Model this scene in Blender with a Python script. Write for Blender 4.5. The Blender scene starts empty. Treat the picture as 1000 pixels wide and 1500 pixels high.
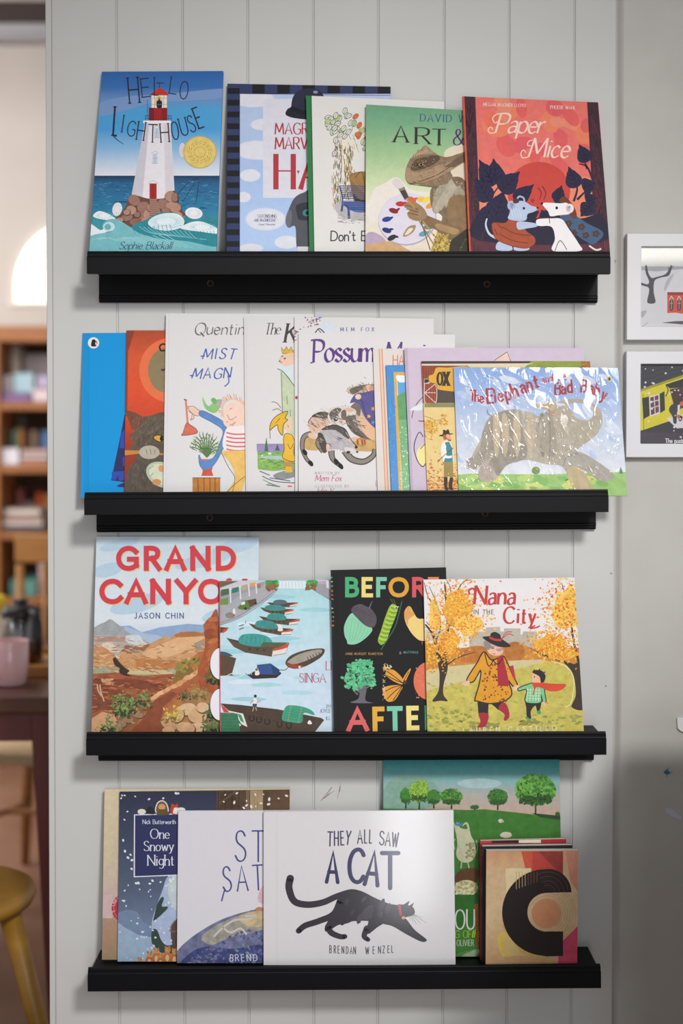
import bpy, bmesh, math, random
from mathutils import Vector, Matrix, noise as mnoise
from mathutils.geometry import tessellate_polygon

# ------------------------------------------------------------------ camera, world, light
S = bpy.context.scene
C = S.collection
F_PX, CAM_H, CAM_Y = 2083.0, 1.25, -2.29
PITCH, PP_Y = math.radians(1.2), 704.0
cam_d = bpy.data.cameras.new('camera'); cam = bpy.data.objects.new('camera', cam_d); C.objects.link(cam)
cam.location = (0, CAM_Y, CAM_H); cam.rotation_euler = (math.pi/2 - PITCH, 0, 0)
cam_d.sensor_width = 36; cam_d.lens = F_PX*36/1500; cam_d.shift_y = -(750-PP_Y)/1500
cam_d.dof.use_dof = True; cam_d.dof.focus_distance = 2.2; cam_d.dof.aperture_fstop = 2.0
cam_d.clip_start = .05
S.camera = cam
S.view_settings.view_transform = 'Standard'; S.view_settings.look = 'None'
S.view_settings.gamma = 1; S.view_settings.use_curve_mapping = False
S.view_settings.exposure = 0.0
wd = bpy.data.worlds.new('world'); S.world = wd; wd.use_nodes = True
wd.node_tree.nodes['Background'].inputs[0].default_value = (.93, .97, 1, 1)
wd.node_tree.nodes['Background'].inputs[1].default_value = .6

def area(name, loc, target, sx, sy, power, col):
    l = bpy.data.lights.new(name, 'AREA'); l.shape = 'RECTANGLE'; l.size = sx; l.size_y = sy
    l.energy = power; l.color = col
    o = bpy.data.objects.new(name, l); C.objects.link(o); o.location = loc
    o.rotation_euler = (Vector(target)-Vector(loc)).to_track_quat('-Z', 'Y').to_euler()
    return o
area('window_daylight', (1.0, -4.6, 2.45), (.1, 0, 1.2), 1.4, .6, 26, (1, .985, .95))
area('door_daylight', (.1, -4.2, 1.5), (-.05, 0, 1.1), 1.2, 1.2, 5, (.93, .965, 1))
area('cover_glare_strip', (.26, -3.4, .75), (.1, 0, .6), .2, .8, 11, (.93, .96, 1))  # added narrow lamp that puts the glare on the black cat cover
area('far_room_fill', (-2.7, 2.0, 2.0), (-1.1, 3.4, 1.2), 1.4, 1.4, 36, (1, .96, .92))  # added fill lamp out of view, standing in for side daylight
area('bookcase_fill', (-1.5, 1.0, 2.3), (-1.15, 3.4, 1.2), .9, .9, 25, (1, .95, .89))  # added fill that brightens the bookcase, not a ceiling fitting
_l = bpy.data.lights.new('key_spot', 'SPOT'); _l.energy = 505; _l.spot_size = math.radians(32.5); _l.spot_blend = 1; _l.shadow_soft_size = .22; _l.color = (1, .985, .965)  # added key lamp; its soft cone imitates vignetting, brightest in the middle
_o = bpy.data.objects.new('key_spot', _l); C.objects.link(_o); _o.location = (.95, -3.7, 2.85)
_o.rotation_euler = (Vector((-.05, 0, 1.04))-Vector(_o.location)).to_track_quat('-Z', 'Y').to_euler()

# ------------------------------------------------------------------ projection of photo points on real planes
_cp, _sp = math.cos(PITCH), math.sin(PITCH)
CAM = Vector((0, CAM_Y, CAM_H))
def ray(x, y):
    a, b = (x-500)/F_PX, -(y-PP_Y)/F_PX
    return Vector((a, _cp + b*_sp, b*_cp - _sp))
def W(x, y, Y):                       # world point seen at (x, y) on the plane y = Y
    r = ray(x, y); return CAM + r*((Y-CAM_Y)/r.y)

# ------------------------------------------------------------------ materials
def lin(c):
    c /= 255.
    return c/12.92 if c <= .04045 else ((c+.055)/1.055)**2.4
def hx(s): return tuple(lin(int(s[i:i+2], 16)) for i in (0, 2, 4))
MATS = {}
def mat(name, col, rough=.6, metal=0, noise=0, scale=30, stretch=(1,1,1), bump=0, spec=.5, trans=0, emit=0, col2=None, ior=1.45, coat=0):
    if name in MATS: return MATS[name]
    m = bpy.data.materials.new(name); m.use_nodes = True
    nt = m.node_tree; b = nt.nodes['Principled BSDF']; L = nt.links.new
    c = hx(col) if isinstance(col, str) else col
    b.inputs['Base Color'].default_value = (*c, 1)
    b.inputs['Roughness'].default_value = rough; b.inputs['Metallic'].default_value = metal
    b.inputs['Specular IOR Level'].default_value = spec; b.inputs['IOR'].default_value = ior
    b.inputs['Coat Weight'].default_value = coat
    if trans: b.inputs['Transmission Weight'].default_value = trans
    if emit:
        b.inputs['Emission Color'].default_value = (*c, 1); b.inputs['Emission Strength'].default_value = emit
    if noise or bump:
        tc = nt.nodes.new('ShaderNodeTexCoord'); mp = nt.nodes.new('ShaderNodeMapping')
        mp.inputs['Scale'].default_value = stretch
        n = nt.nodes.new('ShaderNodeTexNoise'); n.inputs['Scale'].default_value = scale; n.inputs['Detail'].default_value = 5
        L(tc.outputs['Object'], mp.inputs['Vector']); L(mp.outputs[0], n.inputs['Vector'])
        if noise:
            r = nt.nodes.new('ShaderNodeValToRGB')
            d = hx(col2) if col2 else tuple(x*(1-noise) for x in c)
            r.color_ramp.elements[0].position = .35; r.color_ramp.elements[1].position = .68
            r.color_ramp.elements[0].color = (*d, 1); r.color_ramp.elements[1].color = (*c, 1)
            L(n.outputs['Fac'], r.inputs[0]); L(r.outputs[0], b.inputs['Base Color'])
        if bump:
            bp = nt.nodes.new('ShaderNodeBump'); bp.inputs['Strength'].default_value = bump; bp.inputs['Distance'].default_value = .002
            L(n.outputs['Fac'], bp.inputs['Height']); L(bp.outputs[0], b.inputs['Normal'])
    MATS[name] = m; return m

def print_material(name, rough, coat):
    m = bpy.data.materials.new(name); m.use_nodes = True
    nt = m.node_tree; b = nt.nodes['Principled BSDF']; L = nt.links.new
    a = nt.nodes.new('ShaderNodeVertexColor'); a.layer_name = 'Ink'
    tc = nt.nodes.new('ShaderNodeTexCoord')
    n = nt.nodes.new('ShaderNodeTexNoise'); n.inputs['Scale'].default_value = 85; n.inputs['Detail'].default_value = 7
    n.inputs['Roughness'].default_value = .65
    L(tc.outputs['Object'], n.inputs['Vector'])
    s = nt.nodes.new('ShaderNodeMath'); s.operation = 'SUBTRACT'; s.inputs[1].default_value = .5
    k = nt.nodes.new('ShaderNodeMath'); k.operation = 'MULTIPLY'
    k2 = nt.nodes.new('ShaderNodeMath'); k2.operation = 'MULTIPLY_ADD'; k2.inputs[1].default_value = 4; k2.inputs[2].default_value = 1
    v = nt.nodes.new('ShaderNodeVectorMath'); v.operation = 'SCALE'
    L(n.outputs['Fac'], s.inputs[0]); L(s.outputs[0], k.inputs[0]); L(a.outputs['Alpha'], k.inputs[1])
    L(k.outputs[0], k2.inputs[0]); L(a.outputs['Color'], v.inputs[0]); L(k2.outputs[0], v.inputs['Scale'])
    L(v.outputs[0], b.inputs['Base Color'])
    b.inputs['Roughness'].default_value = rough; b.inputs['Coat Weight'].default_value = coat; b.inputs['Coat Roughness'].default_value = .12
    b.inputs['Specular IOR Level'].default_value = .2
    return m
PRINT = print_material('printed_cover', .55, .0)
PRINT_GLOSS = print_material('printed_glossy_cover', .45, .45)
PRINT_MATT = print_material('printed_paper', .7, 0)
INK_GAIN = .87

# ------------------------------------------------------------------ object helpers
def link(name, me, parent=None):
    o = bpy.data.objects.new(name, me); C.objects.link(o)
    if parent: o.parent = parent
    return o
def thing(name, label, cat, loc=(0,0,0), rot=(0,0,0), group=None):
    o = link(name, None); o.location = loc; o.rotation_euler = rot; o.empty_display_size = .02
    o['label'] = label; o['category'] = cat
    if group: o['group'] = group
    return o
def tag(o, label, cat, group=None):
    o['label'] = label; o['category'] = cat
    if group: o['group'] = group
    return o
def obj(name, bm, m, parent=None, smooth=False, bevel=0, seg=2):
    bmesh.ops.recalc_face_normals(bm, faces=bm.faces)
    me = bpy.data.meshes.new(name); bm.to_mesh(me); bm.free()
    for x in (m if isinstance(m, (list, tuple)) else [m]): me.materials.append(x)
    if smooth:
        for p in me.polygons: p.use_smooth = True
    o = link(name, me, parent)
    if bevel:
        md = o.modifiers.new('bevel', 'BEVEL'); md.width = bevel; md.segments = seg; md.limit_method = 'ANGLE'
    return o
def add_box(bm, lo, hi, M=None):
    vs = [bm.verts.new(Vector((x, y, z)) if M is None else M @ Vector((x, y, z))) for x in (lo[0], hi[0]) for y in (lo[1], hi[1]) for z in (lo[2], hi[2])]
    for f in ((0,1,3,2),(4,6,7,5),(0,4,5,1),(2,3,7,6),(0,2,6,4),(1,5,7,3)): bm.faces.new([vs[i] for i in f])
def box(name, lo, hi, m, parent=None, bevel=0):
    bm = bmesh.new(); add_box(bm, lo, hi); return obj(name, bm, m, parent, bevel=bevel)
def prism(bm, pts, d0, d1, axis='x'):   # polygon extruded along an axis; pts are the two other coordinates
    def P(p, d): return {'x': (d, p[0], p[1]), 'y': (p[0], d, p[1]), 'z': (p[0], p[1], d)}[axis]
    a = [bm.verts.new(P(p, d0)) for p in pts]; b = [bm.verts.new(P(p, d1)) for p in pts]
    n = len(pts); bm.faces.new(a); bm.faces.new(b[::-1])
    for i in range(n): bm.faces.new((a[i], b[i], b[(i+1)%n], a[(i+1)%n]))
def lathe(bm, prof, n=32, c=(0,0,0)):
    rings = []
    for r, z in prof:
        rings.append([bm.verts.new((c[0]+r*math.cos(2*math.pi*i/n), c[1]+r*math.sin(2*math.pi*i/n), c[2]+z)) for i in range(n)] if r > 1e-6 else [bm.verts.new((c[0], c[1], c[2]+z))])
    for A, B in zip(rings, rings[1:]):
        for i in range(n):
            j = (i+1) % n
            f = [A[i % len(A)], A[j % len(A)], B[j % len(B)], B[i % len(B)]]
            g = list(dict.fromkeys(f))
            if len(g) > 2: bm.faces.new(g)
def tube(bm, pts, rad, n=10):            # pts: 3D, rad: number or list
    pts = [Vector(p) for p in pts]; rad = rad if isinstance(rad, (list, tuple)) else [rad]*len(pts)
    rings = []; up = Vector((.31, .22, .92)).normalized()
    for i, p in enumerate(pts):
        t = (pts[min(i+1, len(pts)-1)] - pts[max(i-1, 0)]).normalized()
        u = t.cross(up)
        if u.length < .05: u = t.cross(Vector((1, 0, 0)))
        u.normalize(); v = t.cross(u)
        rings.append([bm.verts.new(p + (u*math.cos(2*math.pi*k/n) + v*math.sin(2*math.pi*k/n))*rad[i]) for k in range(n)])
    for A, B in zip(rings, rings[1:]):
        for k in range(n): bm.faces.new((A[k], A[(k+1)%n], B[(k+1)%n], B[k]))
    bm.faces.new(rings[0][::-1]); bm.faces.new(rings[-1])

# ------------------------------------------------------------------ lettering: strokes drawn with a nib
G = {}
def _g(s):
    for ln in s.strip().splitlines():
        ch, w, d = ln.split(None, 2); G[ch] = (float(w), d)
_g('''
A .72 0,0 .36,1 .72,0|.13,.34 .59,.34
B .58 0,0 0,1|~0,1 .28,1 .47,.93 .52,.77 .46,.6 .3,.53 0,.53|~.02,.53 .34,.53 .54,.43 .58,.27 .52,.08 .32,0 0,0
C .7 ~.68,.83 .57,.95 .4,1 .18,.92 .04,.72 0,.48 .06,.22 .2,.06 .4,0 .58,.05 .7,.18
D .68 0,0 0,1|~0,1 .28,.99 .52,.88 .66,.66 .68,.48 .62,.24 .46,.07 .25,.01 0,0
E .5 0,0 0,1|0,1 .48,1|0,.52 .42,.52|0,0 .5,0
F .48 0,0 0,1|0,1 .48,1|0,.5 .4,.5
G .74 ~.7,.83 .58,.95 .4,1 .18,.92 .04,.72 0,.48 .06,.22 .2,.06 .4,0 .58,.05 .72,.16|.72,.14 .72,.46|.44,.46 .72,.46
H .66 0,0 0,1|.66,0 .66,1|0,.52 .66,.52
I .1 .05,0 .05,1
J .42 ~.38,1 .38,.25 .3,.04 .16,0 0,.08
K .6 0,0 0,1|.56,1 .02,.44|.2,.6 .6,0
L .46 0,1 0,0|0,0 .46,0
M .86 0,0 .08,1|.08,1 .43,.18|.43,.18 .78,1|.78,1 .86,0
N .68 0,0 0,1|0,1 .68,0|.68,0 .68,1
O .8 ~.4,1 .18,.93 .04,.73 0,.5 .05,.25 .18,.07 .4,0 .62,.07 .76,.27 .8,.5 .76,.74 .62,.93 .4,1
P .54 0,0 0,1|~0,1 .3,1 .5,.9 .54,.73 .48,.55 .3,.46 0,.46
Q .8 ~.4,1 .18,.93 .04,.73 0,.5 .05,.25 .18,.07 .4,0 .62,.07 .76,.27 .8,.5 .76,.74 .62,.93 .4,1|.45,.22 .8,-.12
R .6 0,0 0,1|~0,1 .3,1 .5,.91 .54,.75 .48,.58 .3,.5 0,.5|.26,.5 .6,0
S .54 ~.5,.84 .4,.96 .26,1 .1,.94 .04,.78 .1,.63 .28,.52 .46,.41 .54,.24 .46,.07 .28,0 .12,.04 0,.18
T .62 0,1 .62,1|.31,1 .31,0
U .64 ~0,1 0,.35 .06,.12 .2,.01 .34,0 .5,.04 .61,.17 .64,.38 .64,1
V .68 0,1 .34,0|.34,0 .68,1
W 1. 0,1 .26,0|.26,0 .5,.9|.5,.9 .74,0|.74,0 1,1
X .62 0,1 .62,0|0,0 .62,1
Y .64 0,1 .32,.5|.64,1 .32,.5|.32,.5 .32,0
Z .58 0,1 .58,1|.58,1 0,0|0,0 .58,0
a .42 ~.04,.5 .18,.6 .34,.56 .4,.42|.4,.45 .4,0|~.4,.32 .2,.34 .05,.26 .02,.12 .1,.01 .24,.02 .4,.16
b .44 0,1 0,0|~0,.42 .14,.58 .3,.58 .43,.42 .44,.26 .38,.07 .24,0 .1,.04 0,.14
c .4 ~.38,.5 .24,.6 .1,.54 .01,.38 .01,.2 .1,.04 .24,0 .4,.1
d .44 .44,1 .44,0|~.44,.42 .3,.58 .16,.58 .03,.44 0,.28 .06,.08 .2,0 .34,.05 .44,.16
e .42 ~.02,.32 .42,.34 .36,.52 .22,.6 .08,.53 .01,.36 .02,.18 .12,.03 .26,0 .42,.1
f .3 ~.32,.95 .2,1 .11,.9 .1,.7 .1,0|0,.58 .27,.58
g .44 ~.44,.5 .3,.6 .14,.58 .02,.42 .02,.24 .12,.07 .28,.06 .43,.2|~.44,.6 .44,0 .4,-.2 .24,-.3 .04,-.24
h .42 0,1 0,0|~0,.38 .14,.56 .28,.59 .4,.48 .42,.3 .42,0
i .1 .05,.6 .05,0|.05,.8 .05,.87
j .16 ~.12,.6 .12,-.12 .06,-.27 -.06,-.28|.12,.8 .12,.87
k .42 0,1 0,0|.38,.6 .02,.24|.14,.34 .42,0
l .1 .05,1 .05,0
m .68 0,.6 0,0|~0,.4 .12,.56 .24,.59 .33,.48 .34,.3 .34,0|~.34,.4 .46,.56 .58,.59 .67,.48 .68,.3 .68,0
n .42 0,.6 0,0|~0,.38 .14,.56 .28,.59 .4,.48 .42,.3 .42,0
o .46 ~.23,.6 .1,.55 .01,.4 0,.28 .04,.12 .14,.01 .25,0 .38,.06 .46,.22 .46,.34 .4,.51 .23,.6
p .44 0,.6 0,-.3|~0,.42 .14,.58 .3,.58 .43,.42 .44,.26 .38,.07 .24,0 .1,.04 0,.14
q .44 .44,.6 .44,-.3|~.44,.42 .3,.58 .16,.58 .03,.44 0,.28 .06,.08 .2,0 .34,.05 .44,.16
r .28 0,.6 0,0|~0,.36 .1,.54 .2,.6 .28,.57
s .36 ~.33,.5 .24,.58 .14,.6 .04,.53 .04,.42 .16,.32 .3,.25 .36,.15 .28,.03 .16,0 0,.1
t .3 ~.12,.85 .12,.15 .18,.01 .3,.05|0,.58 .28,.58
u .42 ~0,.6 0,.22 .06,.05 .18,0 .32,.06 .42,.22|.42,.6 .42,0
v .42 0,.6 .21,0|.21,0 .42,.6
w .64 0,.6 .17,0|.17,0 .32,.55|.32,.55 .47,0|.47,0 .64,.6
x .4 0,.6 .4,0|0,0 .4,.6
y .42 0,.6 .22,.02|~.42,.6 .22,.02 .12,-.22 -.02,-.28
z .38 0,.6 .38,.6|.38,.6 0,0|0,0 .38,0
& .74 ~.72,0 .3,.56 .2,.76 .24,.94 .36,1 .48,.92 .48,.76 .34,.6 .1,.42 .02,.24 .08,.06 .26,0 .46,.06 .6,.24 .68,.46
' .1 .06,1 .03,.8
. .1 .04,0 .04,.06
, .1 .06,.05 .0,-.14
- .3 0,.34 .3,.34
" .22 .04,1 .02,.8|.18,1 .16,.8
_ .34 .12,.2 .12,.2
''')
def crom(P, closed=False, k=6):
    P = [tuple(p) for p in P]; n = len(P)
    if n < 3: return P
    out = []
    rng = range(n) if closed else range(n-1)
    for i in rng:
        if closed: a, b, c, d = P[i-1], P[i], P[(i+1)%n], P[(i+2)%n]
        else: a, b, c, d = P[max(i-1, 0)], P[i], P[i+1], P[min(i+2, n-1)]
        for j in range(k):
            t = j/k; t2 = t*t; t3 = t2*t
            out.append(tuple(.5*(2*b[q] + (c[q]-a[q])*t + (2*a[q]-5*b[q]+4*c[q]-d[q])*t2 + (3*b[q]-a[q]-3*c[q]+d[q])*t3) for q in (0, 1)))
    if not closed: out.append(P[-1])
    return out
def pts(s):
    return [tuple(map(float, q.split(','))) for q in s.split()] if isinstance(s, str) else [tuple(p) for p in s]

class Art:
    """Flat printed picture: coloured polygons in photo coordinates, laid on a cover in thin ink layers."""
    def __init__(self, seed=1): self.tri = []; self.layer = 0; self.tf = (0, 0, 1); self.r = random.Random(seed)
    def at(self, ox, oy, s): self.tf = (ox, oy, s); return self
    def _add(self, P, cs, ly):
        ox, oy, s = self.tf; self.tri.append(([(ox+p[0]*s, oy+p[1]*s) for p in P], cs, ly))
    def _col(self, c, p, lo, hi):
        if isinstance(c, tuple):
            t = 0 if hi == lo else (p[1]-lo)/(hi-lo); a, b = hx(c[0]), hx(c[1]); return tuple(a[i]+(b[i]-a[i])*t for i in range(3))
        return hx(c)
    def fill(self, P, c, n=.06, smooth=False):
        P = pts(P)
        if smooth: P = crom(P, True, 5)
        lo = min(p[1] for p in P); hi = max(p[1] for p in P)
        cs = [self._col(c, p, lo, hi)+(n,) for p in P]
        self.layer += 1
        for t in tessellate_polygon([[Vector((p[0], p[1], 0)) for p in P]]):
            self._add([P[i] for i in t], [cs[i] for i in t], self.layer)
        return self
    def sm(self, P, c, n=.06): return self.fill(P, c, n, True)
    def rect(self, x0, y0, x1, y1, c, n=.06): return self.fill([(x0, y0), (x1, y0), (x1, y1), (x0, y1)], c, n)
    def grad(self, x0, x1, stops, n=.06):     # stops: (y, colour)
        for (a, ca), (b, cb) in zip(stops, stops[1:]): self.rect(x0, a, x1, b, (ca, cb), n); self.layer -= 1
        self.layer += 1; return self
    def ell(self, cx, cy, rx, ry, c, rot=0, n=.06, k=28):
        a = math.radians(rot); ca, sa = math.cos(a), math.sin(a)
        return self.fill([(cx+rx*math.cos(t)*ca-ry*math.sin(t)*sa, cy+rx*math.cos(t)*sa+ry*math.sin(t)*ca) for t in (2*math.pi*i/k for i in range(k))], c, n)
    def _ribbon(self, P, wf, c, n=0):
        P = [p for i, p in enumerate(P) if i == 0 or math.hypot(p[0]-P[i-1][0], p[1]-P[i-1][1]) > 1e-4]
        if len(P) < 2: return
        closed = len(P) > 3 and math.hypot(P[0][0]-P[-1][0], P[0][1]-P[-1][1]) < 1e-3
        m = len(P); Lf, Rt = [], []
        for i in range(m):
            if closed: a, b = P[i-1 if i > 0 else m-2], P[i+1 if i < m-1 else 1]
            else: a, b = P[max(i-1, 0)], P[min(i+1, m-1)]
            dx, dy = b[0]-a[0], b[1]-a[1]; d = math.hypot(dx, dy) or 1; dx /= d; dy /= d
            q = P[i]; k = 1.
            if 0 < i < m-1:
                e = P[i]; f = P[i-1]; ex, ey = e[0]-f[0], e[1]-f[1]; g = math.hypot(ex, ey) or 1
                k = min(1.6, 1/max(.5, abs((ex*dx+ey*dy)/g)))
            w = wf(i/(m-1), dx, dy)*.5*k
            Lf.append((q[0]-dy*w, q[1]+dx*w)); Rt.append((q[0]+dy*w, q[1]-dx*w))
        cc = hx(c)+(n,)
        for i in range(m-1):
            self._add([Lf[i], Rt[i], Rt[i+1]], [cc]*3, self.layer); self._add([Lf[i], Rt[i+1], Lf[i+1]], [cc]*3, self.layer)
    def line(self, P, w, c, w2=None, smooth=True, n=0, cap=False):
        P = pts(P)
        if smooth: P = crom(P, False, 5)
        self.layer += 1
        self._ribbon(P, (lambda t, dx, dy: w) if w2 is None else (lambda t, dx, dy: w+(w2-w)*t), c, n)
        if cap:
            self.layer -= 1; self.ell(P[0][0], P[0][1], w/2, w/2, c, 0, n, 12); self.layer -= 1
            e = w if w2 is None else w2; self.ell(P[-1][0], P[-1][1], e/2, e/2, c, 0, n, 12)
        return self
    def outline(self, P, w, c, smooth=True):
        P = pts(P)
        if smooth: P = crom(P, True, 5)
        self.layer += 1; P = list(P)+[P[0]]; self._ribbon(P, lambda t, dx, dy: w, c); return self
    def lines(self, many, w, c, w2=None):     # several strokes of one pen, one layer
        self.layer += 1; L0 = self.layer
        for P in many: self.line(P, w, c, w2); self.layer = L0
        return self
    def flecks(self, cnt, reg, size, cols, asp=.5, rot=None, n=.05):
        """reg: function(rng)->(x,y) or a box (x0,y0,x1,y1); small leaf-shaped dabs"""
        r = self.r; base = self.layer+1
        for i in range(cnt):
            x, y = reg(r) if callable(reg) else (r.uniform(reg[0], reg[2]), r.uniform(reg[1], reg[3]))
            s = size*r.uniform(.6, 1.3); a = math.radians(r.uniform(0, 180) if rot is None else rot+r.uniform(-25, 25))
            ca, sa = math.cos(a), math.sin(a); P = []
            for t in range(6):
                u, v = s*math.cos(t*math.pi/3), s*asp*math.sin(t*math.pi/3); P.append((x+u*ca-v*sa, y+u*sa+v*ca))
            self.layer = base + (i % 14)*.25
            cc = hx(r.choice(cols))+(n,)
            for t in range(1, 5): self._add([P[0], P[t], P[t+1]], [cc]*3, self.layer)
        self.layer = base+4; return self
    def text(self, s, x, y, h, c, w=.12, k=1., nib=0, serif=0, slant=0, sx=1., gap=.16, rot=0, path=None, cap=True, jit=0, n=0, sq=False):
        """baseline starts at (x, y), capital height h; w stroke weight, k thin/thick ratio, path: list of (x, y, deg[, h]) per letter"""
        self.layer += 1; L0 = self.layer; pen = 0; a0 = math.radians(rot); nb = math.radians(nib)
        for idx, ch in enumerate(s):
            if ch == ' ': pen += .34+gap; continue
            adv, d = G[ch]; hh = h; sx_ = sx
            sx_ = sx
            if path: ox, oy, dg = path[idx][:3]; a = math.radians(dg); hh = path[idx][3] if len(path[idx]) > 3 else h; sx_ = path[idx][4] if len(path[idx]) > 4 else sx
            else:
                a = a0 + math.radians(self.r.uniform(-jit, jit)*3); ox, oy = x+pen*h*sx*math.cos(a0), y+pen*h*sx*math.sin(a0)
                if jit: oy += self.r.uniform(-jit, jit)*h*.03
            ca, sa = math.cos(a), math.sin(a)
            def T(p): u = (p[0]*sx_+p[1]*slant)*hh; v = -p[1]*hh; return (ox+u*ca-v*sa, oy+u*sa+v*ca)
            def wf(t, dx, dy):
                th = math.atan2(-dy, dx) - nb + a; return w*hh*math.sqrt(math.sin(th)**2 + (k*math.cos(th))**2)
            for si, st in enumerate(d.split('|')):
                self.layer = L0+.5*((si+idx) % 4)
                sm_ = st[0] == '~'; P = pts(st[1:] if sm_ else st)
                Q = [T(p) for p in (crom(P, False, 5) if sm_ else P)]
                if len(Q) < 2: continue
                if sq and not (math.hypot(Q[0][0]-Q[-1][0], Q[0][1]-Q[-1][1]) < 1e-3):
                    for e, o in ((0, 1), (-1, -2)):
                        dx, dy = Q[e][0]-Q[o][0], Q[e][1]-Q[o][1]; g = math.hypot(dx, dy) or 1; Q[e] = (Q[e][0]+dx/g*w*hh*.5, Q[e][1]+dy/g*w*hh*.5)
                self._ribbon(Q, wf, c, n)
                if cap and k > .6 and w > .05 and not serif:
                    for e in (Q[0], Q[-1]):
                        self.ell(e[0], e[1], w*hh*.5, w*hh*.5, c, 0, n, 10); self.layer -= 1
                if serif:
                    for e, o in ((P[0], P[1]), (P[-1], P[-2])):
                        if abs(e[1]-o[1]) > .75*abs(e[0]-o[0]) and min(abs(e[1]-v) for v in (0, 1, .6, -.3)) < .02:
                            l = serif
                            self.layer = L0+2; q = [T((e[0]-l/sx_*.5, e[1])), T((e[0]+l/sx_*.5, e[1]))]
                            self._ribbon(q, lambda t, dx, dy: max(.045, w*.28)*hh, c, n)
            pen += adv+gap
        self.layer = L0+3; return self
    # -------------------------------------------------- to mesh
    def emit(self, bm, col_layer, mapf, clip, mi, z0=2e-5, dz=6e-6):
        """mapf: photo point -> local (x, y); clip: convex polygon in local coordinates"""
        area2 = sum(clip[i-1][0]*clip[i][1]-clip[i][0]*clip[i-1][1] for i in range(len(clip)))
        E = clip if area2 > 0 else clip[::-1]
        bx0 = min(p[0] for p in E); bx1 = max(p[0] for p in E); by0 = min(p[1] for p in E); by1 = max(p[1] for p in E)
        cache = {}; dz = min(dz, .0005/max(1, self.layer))
        for P, cs, ly in self.tri:
            V = []
            for p, c in zip(P, cs):
                q = cache.get(p)
                if q is None: q = cache[p] = mapf(p)
                V.append((q[0], q[1])+tuple(c))
            if max(v[0] for v in V) < bx0 or min(v[0] for v in V) > bx1 or max(v[1] for v in V) < by0 or min(v[1] for v in V) > by1: continue
            for i in range(len(E)):
                ax, ay = E[i-1]; bx, by = E[i]; out = []
                if not V: break
                dd = [(bx-ax)*(v[1]-ay)-(by-ay)*(v[0]-ax) for v in V]
                if min(dd) >= -1e-12: continue
                for j in range(len(V)):
                    p, q, dp, dq = V[j-1], V[j], dd[j-1], dd[j]
                    if (dp >= 0) != (dq >= 0):
                        t = dp/(dp-dq); out.append(tuple(p[m]+(q[m]-p[m])*t for m in range(6)))
                    if dq >= 0: out.append(q)
                V = out
            if len(V) < 3: continue
            ar = sum(V[i-1][0]*V[i][1]-V[i][0]*V[i-1][1] for i in range(len(V)))
            if abs(ar) < 1e-11: continue
            if ar < 0: V = V[::-1]
            try: f = bm.faces.new([bm.verts.new((v[0], v[1], z0+dz*ly)) for v in V])
            except ValueError: continue
            f.material_index = mi
            for lp, v in zip(f.loops, V): lp[col_layer] = (v[2]*INK_GAIN, v[3]*INK_GAIN, v[4]*INK_GAIN, v[5])
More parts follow.
